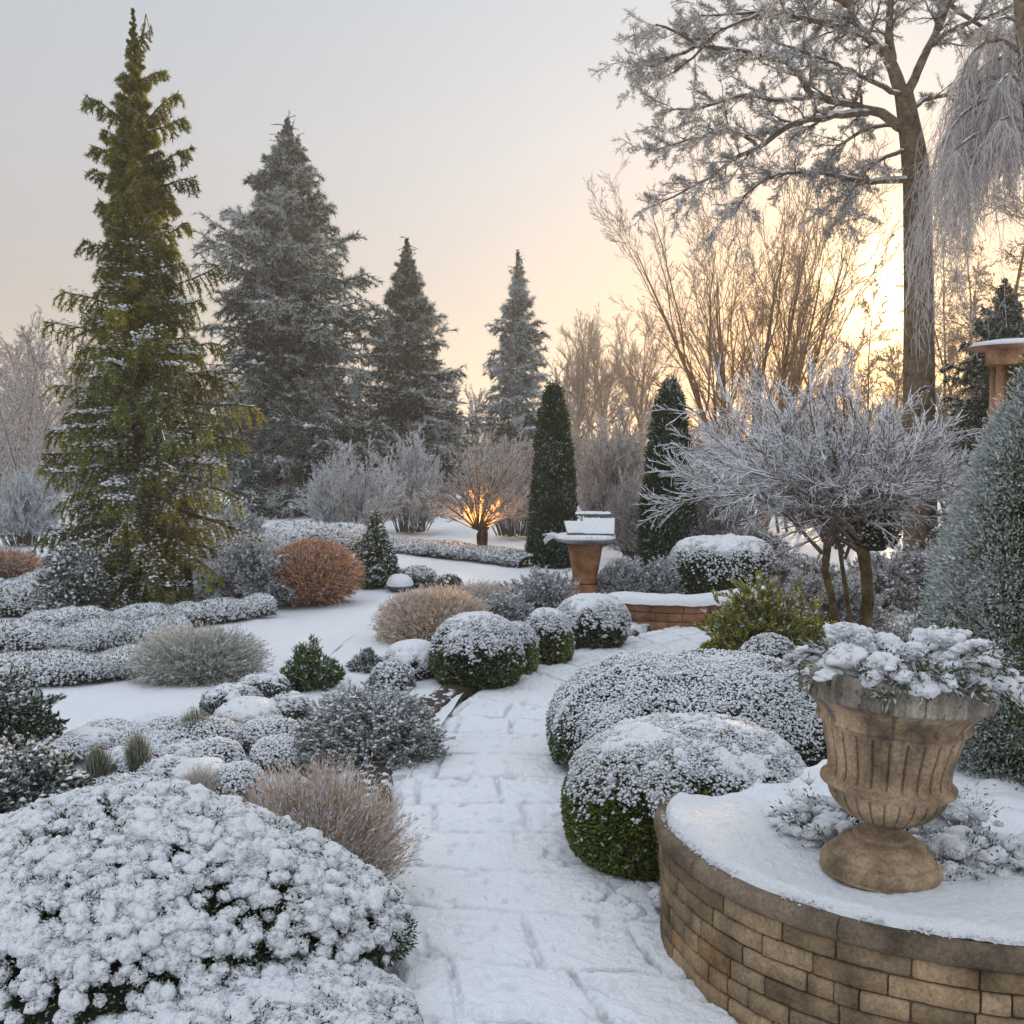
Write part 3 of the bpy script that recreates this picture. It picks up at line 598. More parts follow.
def slab_leaf(par, c, sx, sy, tilt, az, name='snowy_slab'):
    a = Acc(); g = A([[x, y, z] for x in (-1, 1) for y in (-1, 1) for z in (-1, 1)], float) * A([sx / 2, sy / 2, .9]) * v
    F6 = A([[0, 1, 3, 2], [4, 6, 7, 5], [0, 4, 5, 1], [2, 3, 7, 6], [0, 2, 6, 4], [1, 5, 7, 3]])
    def place(V): 
        ct, s2 = math.cos(tilt), math.sin(tilt); V = np.stack([V[:, 0], V[:, 1] * ct - V[:, 2] * s2, V[:, 1] * s2 + V[:, 2] * ct], -1); ca, sa = math.cos(az), math.sin(az)
        return np.stack([V[:, 0] * ca - V[:, 1] * sa, V[:, 0] * sa + V[:, 1] * ca, V[:, 2]], -1) + A(c) * v
    a.add(place(g), F6, A([.15, .17, .18])); o = a.build(name, m_stone, par)
    b = Acc(); uu, vv = np.meshgrid(np.linspace(-1, 1, 24), np.linspace(-1, 1, 14), indexing='ij'); P = np.stack([uu * sx / 2 * v, vv * sy / 2 * v, uu * 0], -1)
    P[..., 2] = (.95 + 1.5 * np.sqrt(np.clip((1 - np.abs(uu) ** 6) * (1 - np.abs(vv) ** 4), 0, 1))) * v + (vnoise(P, 30, 5, 2) - .5) * .02; b.add(place(P.reshape(-1, 3)), grid_faces(24, 14), SNOW); b.build('snow_cover', m_snow, o, True)
slab_leaf(tp, (-10, -4, 72), 20, 20, math.radians(32), .15); slab_leaf(tp, (13, -2, 73), 32, 26, math.radians(33), -.1); slab_leaf(tp, (9, 16, 84), 36, 8, math.radians(8), 0)
a = Acc(); n = 9; th = rng.uniform(2.4, 3.9, n); S = np.c_[np.full(n, -26 * v), rng.normal(size=n) * 4 * v, np.full(n, 62 * v)]; st = poly(S, np.c_[np.cos(th), np.sin(th) * .6, rng.uniform(.3, 1, n)], 18 * v, 5, .15, (0, 0, -.25)); tubes(a, st, np.linspace(1.2, .5, 6)[None] * v, SNOW * .95, 5); a.build('snowy_sprig', m_snow, tp, True)
a = Acc(); rt, rx_, ry_, rh = box(598, 624, 584, 600, ky=.8); d_, _ = dome_grid(40, 20); P, _n = dome_shape(d_, rx_, ry_, rh + .05, 2.2, .3, (.05, 5), 2)
rk = thing('snowy_cushion', 'small white snow cushion beside the clay block of the planter', 'shrub', rt + A([0, 0, .17])); a.add(P, _, SNOW); a.build('snow_cover', m_snow, rk, True)
a = Acc(); d = dome_dirs(1500); p, nr = dome_shape(d, rx_, ry_, rh * .9, 2.2, .3, (.05, 5), 2); k = nr[:, 2] < .2; blades(a, p[k], norm(nr[k] + rand_unit(k.sum()) * .6), .04, .015, pick(k.sum(), DARK)); a.build('foliage', m_leaf, rk)

# far low brick wall: curved bench-high, snow on top
fpx = [(600, 611), (640, 615), (690, 617), (730, 614), (758, 608), (778, 602)]
fc = spline([G(x, y + 14, 0)[:2] for x, y in fpx], 200); H2 = .27
fw0 = A([fc[100][0], fc[100][1], 0]); fw = thing('low_brick_wall', 'low curved garden wall of orange brick under a thick snow strip, far side of the path', 'wall', fw0)
T2 = norm(np.gradient(fc, axis=0)); N2 = np.stack([T2[:, 1], -T2[:, 0]], -1); s2 = np.concatenate([[0], np.cumsum(np.linalg.norm(np.diff(fc, axis=0), axis=1))])
OC, No, sO, wo = fc, N2, s2, fw0
a = Acc(); b = Acc(); hh = H2 / 3
for c in range(3):
    s = 0 if c % 2 else -.17
    while s < sO[-1] - .03:
        ln = rng.uniform(.26, .42); s0, s1 = max(s, 0.003), min(s + ln - .008, sO[-1] - .003)
        if s1 - s0 > .03: slabs(a, s0, s1, c * hh - (.04 if c == 0 else 0) + .003, (c + 1) * hh - .003, -.3, rng.uniform(-.004, .006), A([.32, .165, .09]) * rng.uniform(.7, 1.15), jag=.006, seg=4)
        s += ln
a.build('brickwork', m_stone, fw)
slabs(b, 0.01, sO[-1] - .01, -.04, H2 - .004, -.29, -.012, A([.10, .075, .055]), seg=60); b.build('mortar', m_stone, fw)
r = np.linspace(0, 1, 22)[None, :]; s_ = np.linspace(-.03, sO[-1] + .03, 200); P = np.stack([on_curve(s_, .05 - x * .42) for x in r[0]], 1); wob = (vnoise(np.c_[s_, s_ * 0, s_ * 0], 2.5, 3, 2) - .5) * .08
z = H2 + .085 * (np.clip(1 - np.abs(r * 2 - 1) ** 3.5, 0, 1) ** .5) * np.clip(1 - np.abs(np.linspace(-1, 1, 200))[:, None] ** 14, 0, 1) ** .5 + (vnoise(np.dstack([P, P[..., :1] * 0]), 8, 3, 2) - .5) * .02; P = P + np.stack([wob * 0, wob], -1)[:, None]
a = Acc(); a.add(np.dstack([P, z]) - wo, grid_faces(200, 22), SNOW); a.build('snow_cover', m_snow, fw, True)

# tall stone garden table/pillar at the right edge, behind the frosted cone
bx_ = W(1020, 350, 7.6); sb = thing('stone_pedestal', 'round terracotta pedestal table with short columns and a snow-covered top, right edge', 'pedestal', (bx_[0], bx_[1], 0)); v = depth(7.6, 2.5) / F_PX; zt = W(1020, 347, 7.6)[2]
TAN = lambda p: A([.40, .225, .13]) * (.85 + .3 * vnoise(p, 6, 4, 2)[:, None])
a = Acc(); lathe(a, smoothprof([(0, zt / v - 18), (30, zt / v - 18), (31, zt / v - 14), (32, zt / v - 6), (33, zt / v - 4), (44, zt / v - 2.5), (47, zt / v - .5), (46, zt / v), (0, zt / v + .5)], 5) * v, 64, TAN); a.build('table_top', m_stone, sb, True)
a = Acc(); lathe(a, A([(46.5, zt / v - .3), (47, zt / v + 1), (44, zt / v + 4.5), (30, zt / v + 6.5), (0, zt / v + 8)]) * v, 64, SNOW, None, .004); a.build('snow_cover', m_snow, sb, True)
for k in range(6):
    t_ = k / 6 * 2 * math.pi + .35; a = Acc(); lathe(a, A([(0, 0), (4.2, 0), (4.2, zt / v - 19), (0, zt / v - 19)]) * v, 16, TAN); a.build('column', m_stone, sb, False, (math.cos(t_) * 24 * v, math.sin(t_) * 24 * v, 0.0))
a = Acc(); lathe(a, A([(14, 0), (14, zt / v - 18.5), (0, zt / v - 18.5)]) * v, 24, A([.26, .13, .06])); a.build('core', m_stone, sb, True)
# ---------------------------------------------------------------- grasses, ground cover, small evergreens
def grass_clump(name, label, bx, n, cols, w=.006, ky=.9, wob=.10, grav=-.10, ball=False, frost=.3, tilt=(.25, 1.0), z0=0, heads=True, group=None, fan=1.0):
    loc, rx, ry, h = box(*bx, ky=ky, z0=z0); root = thing('grass_clump', label, 'ornamental grass', loc, group)
    th = rng.random(n) * 2 * math.pi; rr = np.sqrt(rng.random(n))
    S = np.stack([np.cos(th) * rr * rx * .30, np.sin(th) * rr * ry * .30, np.full(n, -.01)], -1)
    if ball:
        d = rand_unit(n); d[:, 2] = d[:, 2] * .8 + .2; d = norm(d); T = d * A([rx, ry, h * .56]) * (rng.uniform(.8, 1.05, n) ** .5)[:, None] + A([0, 0, h * .46]); T[:, 2] = np.maximum(T[:, 2], .02); S = np.c_[T[:, :2] * .4, np.maximum(T[:, 2] * .2, 0)]
    else:
        T = np.stack([np.cos(th) * rr * rx * fan, np.sin(th) * rr * ry * fan, h * rng.uniform(*tilt, n) * (1 - .35 * rr ** 2)], -1)
    D = norm(norm(T - S) + A([0, 0, .25])); Ln = np.linalg.norm(T - S, axis=1) * 1.03
    P = poly(S, D, Ln, 6, wob, (0, 0, grav * .4), (0, 0, grav)); 
    C = pick(n, cols)[:, None].repeat(6, 1); fr = (rng.random((n, 6)) < frost * np.linspace(.3, 1.5, 6)); C = np.where(fr[..., None], mixc(C, np.broadcast_to(RIME, C.shape), rng.uniform(.3, .9, (n, 6))), C)
    a = Acc(); ribbons(a, P, w * rng.uniform(.6, 1.4, n), C.reshape(-1, 3)); a.build('blades', m_grass, root)
    if heads:
        a = Acc(); q, T = along(P, rng.uniform(.45, 1, (n, 7))); q = q.reshape(-1, 3); T = T.reshape(-1, 3); C = np.where(rng.random((len(q), 1)) < frost * 1.3, RIME * rng.uniform(.7, 1.1, (len(q), 1)), pick(len(q), cols) * 1.15)
        blades(a, q, norm(T + rand_unit(len(q)) * .6), w * 5 * rng.uniform(.5, 1.4, len(q)), w * 1.1, C); a.build('seed_heads', m_grass, root)
    return root
TANC = [((.46, .34, .25), 3), ((.56, .44, .34), 2), ((.32, .21, .14), 2)]
ORG = [((.48, .24, .12), 3), ((.58, .34, .19), 2), ((.34, .15, .07), 2)]
grass_clump('ornamental_grass', 'pinkish tan grass clump with frosted wispy blades beside the snow pillow mound', (220, 405, 762, 940), 4200, TANC, .0055, ky=.8, wob=.10, grav=-.06, tilt=(.5, 1.08), frost=.35, fan=1.05)
grass_clump('ornamental_grass', 'rounded ball of orange-brown grass on the snowy lawn', (268, 359, 540, 606), 9000, ORG, .010, ball=True, wob=.14, grav=-.03, frost=.16, heads=True)
grass_clump('ornamental_grass', 'wide pale grass clump with sunlit orange tips, far side of the box mounds', (376, 492, 584, 654), 8000, [((.60, .42, .28), 3), ((.68, .52, .38), 2), ((.45, .30, .19), 2)], .009, wob=.12, grav=-.08, tilt=(.3, 1.0), frost=.32, ky=.8)  # warm cream blade colours carry the sunlight on the tips
grass_clump('ornamental_grass', 'low sunlit straw-coloured grass by the far lawn, right of the wide pale clump', (440, 524, 581, 622), 4500, [((.66, .46, .28), 3), ((.72, .56, .40), 2)], .010, wob=.12, grav=-.08, tilt=(.3, 1.0), frost=.5, ky=.6)
grass_clump('ornamental_grass', 'cream feathery frosted grass mound on the edge of the left bed', (128, 270, 620, 684), 5200, [((.40, .38, .28), 3), ((.28, .27, .18), 2), ((.62, .60, .52), 2)], .008, wob=.16, grav=-.12, tilt=(.15, 1.0), frost=.4, ky=.45)
grass_clump('ornamental_grass', 'reddish brown grass behind the left hedge at the photo edge', (-30, 42, 548, 580), 1600, ORG + TANC, .012, tilt=(.5, 1), frost=.2)
grass_clump('ornamental_grass', 'small reddish grass tuft under the frosty trees at far left', (40, 78, 552, 580), 1000, ORG + TANC, .012, tilt=(.5, 1), frost=.2)

# grey frosted spreading juniper by the path
def spray_shrub(name, label, cat, bx, n, tw, L_, Wd, cols, frost, ky=.8, snow=.15, up=.45, z0=0, group=None, m1=9, nl=16, bit=.012, droop=-.06, fcol=RIME, shell=.0, hk=1.0):
    """open shrub: shoots from the base carrying twigs with small leaves"""
    loc, rx, ry, h = box(*bx, ky=ky, z0=z0, hk=hk); root = thing(name, label, cat, loc, group)
    d = rand_unit(n); d[:, 2] = np.abs(d[:, 2]) * .95 + .03; T = d * A([rx, ry, h]) * rng.uniform(.72, .93, (n, 1)); S = np.stack([T[:, 0] * .12, T[:, 1] * .12, np.zeros(n)], -1)
    D = norm(norm(T - S) + A([0, 0, up])); P = poly(S, D, np.linalg.norm(T - S, axis=1) * 1.04, 6, .08, (0, 0, droop), (0, 0, droop * 3)); R = np.linspace(.012, .003, 7)[None] * rx * np.ones((n, 1)); a = Acc(); tubes(a, P, R, A([.09, .07, .055]), 4, .4, RIME)
    K, KR = kids(P, R, m1, .35, 1, .7, tw, 4, .12, (0, 0, .05), fall=.35, rr=.7); tubes(a, K, KR, A([.10, .085, .07]), 3, .5, RIME); a.build('branches', m_twig, root)
    q, Tn = along(K, rng.uniform(.15, 1, (len(K), nl))); q = q.reshape(-1, 3); Tn = Tn.reshape(-1, 3); D = norm(Tn + rand_unit(len(q)) * .7 + A([0, 0, .15])); hgt = sstep(.2, .9, q[:, 2] / h)
    nz = vnoise(q, 5 / max(rx, .2), 3, 2) - .5; C = pick(len(q), cols); fr = rng.random(len(q)) < frost + .35 * (hgt - .5) + nz * .6; C = np.where(fr[:, None], mixc(C, np.broadcast_to(fcol, C.shape), rng.uniform(.4, 1, len(q))), C)
    a = Acc(); k = q[:, 2] > 0.0; blades(a, q[k], D[k], (L_ * rng.uniform(.6, 1.3, len(q)))[k], Wd, C[k]); a.build('foliage', m_leaf, root)
    if snow > 0:
        k = (rng.random(len(q)) < snow * (.3 + hgt)) & (q[:, 2] > .02); a = Acc(); puffs(a, q[k] + A([0, 0, bit]), bit * rng.uniform(.5, 1.3, k.sum()), SNOW * rng.uniform(.93, 1.04, (k.sum(), 1)), 0, .3, squash=.6, stretch=.5); a.build('snow_cover', m_snowfine, root, True)
    return root
spray_shrub('frosted_juniper', 'grey-green spreading juniper bristling with frost at the left edge of the path', 'shrub', (288, 452, 672, 782), 360, .26, .024, .0062, GREY + [((.16, .17, .08), 2), ((.34, .29, .20), 2)], .66, ky=.85, m1=14, nl=36, snow=.16, bit=.011, hk=.92)
# small upright evergreens
def small_pine(name, label, bx, n=60, cols=None, L_=.06, Wd=.010, frost=.10, hk=1):
    loc, rx, ry, h = box(*bx, ky=1, hk=hk); root = thing(name, label, 'shrub', loc); th = rng.random(n) * 2 * math.pi; rr = rng.random(n) ** .6
    T = np.stack([np.cos(th) * rr * rx, np.sin(th) * rr * ry, h * (.25 + .75 * (1 - rr ** 1.6)) * rng.uniform(.75, 1.02, n)], -1); S = np.stack([T[:, 0] * .25, T[:, 1] * .25, T[:, 2] * .15], -1)
    P = poly(S, norm(T - S), np.linalg.norm(T - S, axis=1), 5, .05, (0, 0, .05)); a = Acc(); tubes(a, P, np.linspace(.02, .008, 6)[None] * rx, A([.07, .05, .03]), 5); a.build('branches', m_twig, root)
    q, Tn = along(P, rng.uniform(.1, 1, (n, 110))); q = q.reshape(-1, 3); Tn = Tn.reshape(-1, 3); D = norm(Tn * .9 + rand_unit(len(q)) * .75); C = pick(len(q), cols or BOX); fr = rng.random(len(q)) < frost; C = np.where(fr[:, None], RIME, C); a = Acc(); blades(a, q, D, L_ * rng.uniform(.6, 1.2, len(q)), Wd, C); a.build('foliage', m_leaf, root)
    k = rng.random(len(q)) < .035; a = Acc(); puffs(a, q[k] + A([0, 0, .012]), rng.uniform(.008, .022, k.sum()), SNOW, 0, .3, squash=.6); a.build('snow_cover', m_snowfine, root, True); return root
spray_shrub('golden_shrub', 'yellow-green leafy shrub lightly dusted with snow above the spreading shrub', 'shrub', (694, 836, 594, 700), 190, .34, .05, .016, [((.26, .27, .035), 3), ((.38, .33, .05), 2), ((.12, .15, .03), 2)], .10, ky=.55, m1=10, nl=24, snow=.05, bit=.014, hk=1.2)
small_pine('dwarf_pine', 'bright green bushy dwarf pine standing on the snow left of the path', (279, 346, 637, 702), 75, [((.06, .11, .03), 3), ((.10, .15, .05), 2), ((.03, .06, .02), 1)])
small_pine('dwarf_pine', 'small grey-green upright sprig shrub between the dwarf pine and the box mound', (346, 392, 645, 682), 34, [((.09, .12, .09), 3), ((.14, .16, .13), 2)], .05, .012, .35)
bush('snow_capped_cushion', 'smooth white snow-capped cushion left of the largest box mound', 'shrub', (386, 440, 645, 688), n=3500, nb=900, leaf=(.035, .014), bit=.013, pal=DARK + GREY, cap=.25, snow=(-.1, .5), lump=(.10, 4))
bush('snow_capped_cushion', 'little grey cushion plant between the juniper and the white snow cap', 'shrub', (372, 412, 664, 700), n=3500, nb=900, leaf=(.035, .012), bit=.012, pal=GREY + DARK, snow=(.0, .9), lump=(.15, 5), frost=.4, spread=1.1)
# cone topiary, boulder, low tufts on the far lawn
def cone_clumps(name, label, cat, loc, prof, H, nclump, each, L_, Wd, pal, frost, fdir, R_, snow=0, bit=.01, trunk=.05, seed=1, fcol=RIME, core=True, core_k=.82, side=.9, group=None, ab=.6, gf=0.0, cn=.7):
    """dense columnar or conical evergreen made of leafy clumps on prof(z/H) = radius"""
    root = thing(name, label, cat, loc, group); u_ = rng.random(int(nclump * 2.2)); keep = rng.random(len(u_)) < (prof(u_) / prof(np.linspace(0, 1, 50)).max() + .05); u_ = u_[keep][:nclump]; n = len(u_); th = rng.random(n) * 2 * math.pi
    back = (np.sin(th) > .35) & (rng.random(n) < .45); u_, th = u_[~back], th[~back]; n = len(u_)
    r = prof(u_) * (1 + (vnoise(np.c_[np.cos(th) * 2, np.sin(th) * 2, u_ * H * 1.6], 1.3, seed, 2) - .5) * .28); N0 = norm(np.c_[np.cos(th), np.sin(th), np.full(n, .35)])
    Cn = np.c_[np.cos(th) * (r - R_ * .5), np.sin(th) * (r - R_ * .5), u_ * H]; Rn = R_ * rng.uniform(.6, 1.35, n)
    d = norm(rand_unit(n * each) + N0.repeat(each, 0) * side); q = Cn.repeat(each, 0) + d * (Rn.repeat(each) * rng.uniform(.45, 1, n * each))[:, None]
    D = norm(d + rand_unit(len(q)) * .55 + A([0, 0, .25])); C = pick(len(q), pal); fd = norm(A(fdir, float)); f = frost + gf * (N0 @ fd).repeat(each) + ab * (d @ fd) * .6 + (vnoise(Cn, 2.2 / max(R_ * 6, .2), seed + 2, 2).repeat(each) - .5) * cn
    fr = rng.random(len(q)) < f; C = np.where(fr[:, None], mixc(C, np.broadcast_to(fcol, C.shape), rng.uniform(.35, 1, len(q))), C); k = q[:, 2] > 0; a = Acc(); blades(a, q[k], D[k], (L_ * rng.uniform(.6, 1.3, len(q)))[k], Wd, C[k]); a.build('foliage', m_leaf, root)
    zz = np.linspace(0, 1, 30); b = Acc(); V = np.stack([np.outer(prof(zz) * core_k, np.cos(np.linspace(0, 2 * math.pi, 24, endpoint=False))), np.outer(prof(zz) * core_k, np.sin(np.linspace(0, 2 * math.pi, 24, endpoint=False))), np.outer(zz * H * .96, np.ones(24))], -1)
    i = np.arange(30 * 24).reshape(30, 24); j = np.roll(i, -1, 1); b.add(V, np.stack([i[:-1], j[:-1], j[1:], i[1:]], -1).reshape(-1, 4), A([.014, .018, .011])); b.build('branches', m_twig, root, True)  # added dark core closes the gaps between the clumps
    if snow:
        k = (rng.random(len(q)) < snow * np.clip(d[:, 2] + .3 + .3 * (d @ fd), 0, 1)) & (q[:, 2] > 0); a = Acc(); puffs(a, q[k] + d[k] * bit, bit * rng.uniform(.5, 1.4, k.sum()), SNOW * rng.uniform(.93, 1.04, (k.sum(), 1)), 0, .3, squash=.7, stretch=.5); a.build('snow_cover', m_snowfine, root, True)
    return root
def pxprof(x0, x1, yt, yb, Y, z0=0, shape=None):
    """location, height, radius scale for something seen from x0..x1 at distance Y"""
    s = depth(Y) / F_PX; c = W((x0 + x1) / 2, yb, Y); zt = W(512, yt, Y)[2]
    return A([c[0], Y, z0]), zt - z0, (x1 - x0) / 2 * s
l, H, r = pxprof(353, 399, 517, 588, 15.0); cone_clumps('cone_topiary', 'small clipped cone dusted with snow beside the orange grass ball', 'shrub', l, lambda u: r * np.clip(1.02 - u ** 1.25, .0, 1) * (.75 + .25 * sstep(0, .12, u)), H, 420, 40, .05, .02, DARK + BOX, .2, (0, 0, 1), .07, .11, .022, group=None)
def boulder(name, label, bx, col, snow=True):
    loc, rx, ry, h = box(*bx); root = thing(name, label, 'rock', loc); V, F = ICO[4]; P = V * (1 + .35 * (vnoise(V + 5, 1.6, 3, 3) - .5))[:, None] * A([rx, ry, h * .62]) + A([0, 0, h * .35]); a = Acc(); a.add(P, F, A(col)); a.build('rock_body', m_stone, root, True)
    if snow:
        Q = P + V * .02; k = (V[F].mean(1)[:, 2] > -.05); a = Acc(); a.add(Q, F[k], SNOW); a.build('snow_cover', m_snow, root, True)
boulder('boulder', 'small snow-capped round rock at the foot of the cone topiary', (388, 412, 575, 591), (.12, .12, .12))
bush('low_frosted_shrub', 'low grey tuft of frosted leaves beside the snow-capped rock', 'shrub', (404, 436, 569, 588), n=3500, nb=500, leaf=(.05, .02), bit=.02, pal=GREY + DARK, snow=(.2, 1.2), lump=(.2, 4), frost=.4, spread=1.2)
bush('low_frosted_shrub', 'small brownish tuft at the far lawn edge left of the sunlit grass', 'shrub', (436, 460, 577, 590), n=2000, nb=200, leaf=(.05, .02), bit=.02, pal=[((.14, .10, .05), 2), ((.10, .09, .04), 2)], snow=(.4, 1.4), lump=(.2, 4), frost=.25, spread=1.2)

# ---- ground cover in the near-left bed
k = 0
cushA = 'small snow-covered cushion plant in the bed between the lawn and the broad snow pillow mound'
for (x, y, w, hgt, typ) in [(92, 748, 46, 18, 's'), (128, 744, 50, 16, 's'), (106, 730, 36, 8, 's'), (158, 724, 40, 8, 's'), (170, 734, 40, 14, 's'), (232, 712, 54, 24, 'g'), (250, 728, 60, 26, 's'), (270, 745, 50, 24, 's'),
        (226, 745, 44, 18, 's'), (206, 752, 52, 30, 's'), (150, 770, 50, 22, 's'), (172, 786, 56, 26, 'g'), (140, 800, 60, 22, 's'), (200, 790, 50, 26, 's'), (110, 800, 46, 22, 's'), (216, 770, 44, 28, 's'), (186, 764, 50, 20, 'g'), (288, 722, 44, 26, 'g'), (262, 700, 48, 24, 'g'), (120, 768, 44, 18, 'g'), (236, 792, 46, 28, 's'), (60, 758, 50, 20, 's'), (280, 762, 46, 22, 's'), (160, 750, 40, 16, 's')]:
    bush('cushion_plant', cushA if typ == 's' else 'small cushion plant with grey-green sides showing under its snow, near-left bed', 'plant', (x - w / 2 - 3, x + w / 2 + 3, y - hgt, y + 8), n=3000 if typ == 's' else 4200, nb=1500 if typ == 's' else 500, leaf=(.020, .007), bit=.010, pal=GREY + DARK, cap=(.42 if (x + y) % 3 == 0 else None) if typ == 's' else .75, snow=(-.4, .5) if typ == 's' else (.2, .9), lump=(.10, 4), frost=.45, group='snowy cushion plants in the near-left bed', spread=1.0)
for lb, b_ in (('yellow-green grassy tuft upright in the snowy bed, middle one of three', (124, 152, 728, 786)), ('largest upright green tuft at the edge of the lawn with tan grass beside it', (176, 214, 704, 758)), ('olive tuft nearest the big snow pillow mound', (82, 114, 742, 802))):
    grass_clump('green_tuft', lb, b_, 1500, [((.12, .14, .04), 3), ((.20, .19, .07), 2), ((.06, .08, .03), 2)], .005, wob=.06, grav=-.01, tilt=(.55, 1), frost=.25, fan=.9, heads=False)
for lb, b_ in (('arched beige grass tuft topped with snow in the middle of the near-left bed', (195, 246, 712, 752)), ('short tan grass stump in the snow just above the big pillow mound', (186, 214, 760, 806))):
    grass_clump('beige_tuft', lb, b_, 1700, [((.42, .36, .27), 3), ((.55, .50, .42), 2), ((.30, .24, .16), 1)], .005, wob=.12, grav=-.12, tilt=(.4, 1), frost=.5, fan=1, heads=False)

# ---- evergreen shrubs at the left edge
LB = [((.04, .07, .025), 3), ((.075, .11, .04), 2), ((.02, .035, .015), 2)]
spray_shrub('evergreen_shrub', 'dark green leafy shrub with snow on its tiers, upper of two at the left edge', 'shrub', (-50, 66, 668, 770), 200, .28, .032, .013, LB, .30, ky=.9, m1=10, nl=26, snow=.10, bit=.014)
spray_shrub('evergreen_shrub', 'snow-speckled green shrub at the left edge just above the pillow mound', 'shrub', (-60, 96, 738, 850), 240, .28, .030, .012, LB + GREY, .36, ky=.8, m1=10, nl=26, snow=.12, bit=.014)

# ---- left beds beyond the lawn: long frosted rows
def row_hedge(name, label, pts, w, h, n, pal, frost, snow, leaf=(.05, .02), bit=.022, nb=3000, z0=0.0, group=None):
    q = spline([G(*p)[:2] for p in pts], 120); c = q[60]; root = thing(name, label, 'hedge', (c[0], c[1], 0), group); q = q - c; T = norm(np.gradient(q, axis=0)); Nn = np.stack([-T[:, 1], T[:, 0]], -1)
    def pos(m):
        t = rng.random(m) * 118.99; i = t.astype(int); f = (t - i)[:, None]; b0 = q[i] * (1 - f) + q[i + 1] * f; Ni = Nn[i] * (1 - f) + Nn[i + 1] * f; an = rng.random(m) * math.pi; lump = .35 + 1.2 * vnoise(np.c_[b0, b0[:, :1] * 0], 1.1 / max(w, .2), 77, 3)
        nr = np.c_[Ni * np.cos(an)[:, None], np.sin(an)]; p = np.c_[b0 + Ni * (np.sign(np.cos(an)) * np.abs(np.cos(an)) ** .7 * w / 2 * (.7 + .3 * lump))[:, None], np.sin(an) ** .7 * h * lump]; return p, nr
    p, nr = pos(n); p = p - nr * (rng.random(n) ** 1.5 * h * .25)[:, None]; D = norm(nr + rand_unit(n) * .9 + A([0, 0, .3])); C = pick(n, pal); nz = vnoise(p, 3, 5, 2) - .5; fr = rng.random(n) < frost + nz * .5 + .25 * nr[:, 2]; C = np.where(fr[:, None], mixc(C, np.broadcast_to(RIME, C.shape), rng.uniform(.4, 1, n)), C)
    a = Acc(); blades(a, p, D, leaf[0] * rng.uniform(.6, 1.3, n), leaf[1], C); a.build('foliage', m_leaf, root)
    p, nr = pos(nb); k = rng.random(nb) < sstep(snow[0], snow[1], nr[:, 2] + (vnoise(p, 3, 5, 2) - .5)); a = Acc(); puffs(a, p[k] + A([0, 0, bit * .4]), bit * rng.uniform(.5, 1.3, k.sum()), SNOW * rng.uniform(.93, 1.04, (k.sum(), 1)), 0, .3, squash=.6, stretch=.5); a.build('snow_cover', m_snowfine, root, True)
    i = np.arange(120); V = []
    for an in np.linspace(0, math.pi, 9):
        lump = .35 + 1.2 * vnoise(np.c_[q, q[:, :1] * 0], 1.1 / max(w, .2), 77, 3); V.append(np.c_[q + Nn * (np.sign(math.cos(an)) * abs(math.cos(an)) ** .7 * w * .42 * (.7 + .3 * lump))[:, None], math.sin(an) ** .7 * h * .82 * lump - .01])
    a = Acc(); a.add(np.stack(V, 1), grid_faces(120, 9), A([.03, .032, .022])); a.build('branches', m_twig, root, True); return root  # added dark core under the row keeps it from showing through
RG = 'long frosted rows of ground-hugging hedge on the left'
row_hedge('row_hedge', 'nearest of the long frosted low hedge rows on the left, edging the snowy lawn', [(-60, 666), (40, 678), (110, 672), (170, 662), (215, 654)], .6, .17, 26000, GREY + DARK, .55, (-.2, .5), nb=16000, leaf=(.035, .013), bit=.015, group=RG)
row_hedge('row_hedge', 'second long low frosted row, running just behind the one at the lawn edge', [(-60, 650), (30, 654), (110, 646), (180, 636)], .55, .24, 20000, GREY + DARK, .6, (-.2, .5), nb=12000, leaf=(.038, .014), bit=.016, group=RG)
row_hedge('row_hedge', 'third long frosted row, ending under the golden-green spruce', [(-60, 642), (40, 638), (120, 630), (190, 622), (265, 612)], .5, .22, 20000, GREY + DARK, .6, (-.2, .5), nb=12000, leaf=(.04, .015), bit=.018, group=RG)
row_hedge('row_hedge', 'tall frosted hedge at the left edge behind the dark gap', [(-90, 612), (-20, 612), (50, 608), (75, 602)], .9, .42, 22000, GREY + DARK, .65, (-.3, .4), nb=12000, leaf=(.045, .018), bit=.02)
row_hedge('row_hedge', 'frosted hedge running right of the spruce towards the orange grass ball', [(190, 600), (225, 598), (262, 594), (290, 588)], .9, .42, 20000, GREY + DARK, .62, (-.2, .5), nb=12000, leaf=(.045, .018), bit=.022)
row_hedge('row_hedge', 'snowy low hedge band behind the orange grass ball', [(180, 560), (240, 556), (300, 552), (350, 546)], 1.3, .5, 20000, GREY + DARK, .7, (-.4, .4), nb=12000, leaf=(.06, .025), bit=.03)
row_hedge('row_hedge', 'frosted low hedge along the far edge of the upper lawn', [(395, 549), (430, 552), (470, 556), (505, 560), (540, 566)], .8, .15, 14000, GREY + DARK, .6, (-.2, .5), nb=9000, leaf=(.06, .025), bit=.03)
l, H, r = pxprof(44, 104, 550, 626, 12.6); cone_clumps('round_shrub', 'small rounded snow-dusted evergreen left of the spruce foot', 'shrub', l, lambda u: r * np.sqrt(np.clip(1 - (u * .98) ** 2.4, 0, 1)) * (.8 + .2 * sstep(0, .2, u)), H, 420, 46, .05, .018, DARK + GREY, .42, (-.2, -.1, 1), .09, .12, .022)
spray_shrub('frosted_shrub', 'white frosted fluffy shrub at the foot of the spruce, right side', 'shrub', (196, 300, 530, 610), 200, .3, .05, .014, GREY, .85, m1=9, nl=16, snow=.06, bit=.018, fcol=RIME)
spray_shrub('frosted_shrub', 'snow-whitened bush just under the right-hand branches of the spruce', 'shrub', (200, 268, 498, 560), 160, .3, .07, .02, GREY, .8, m1=9, nl=14, snow=.1, bit=.025)
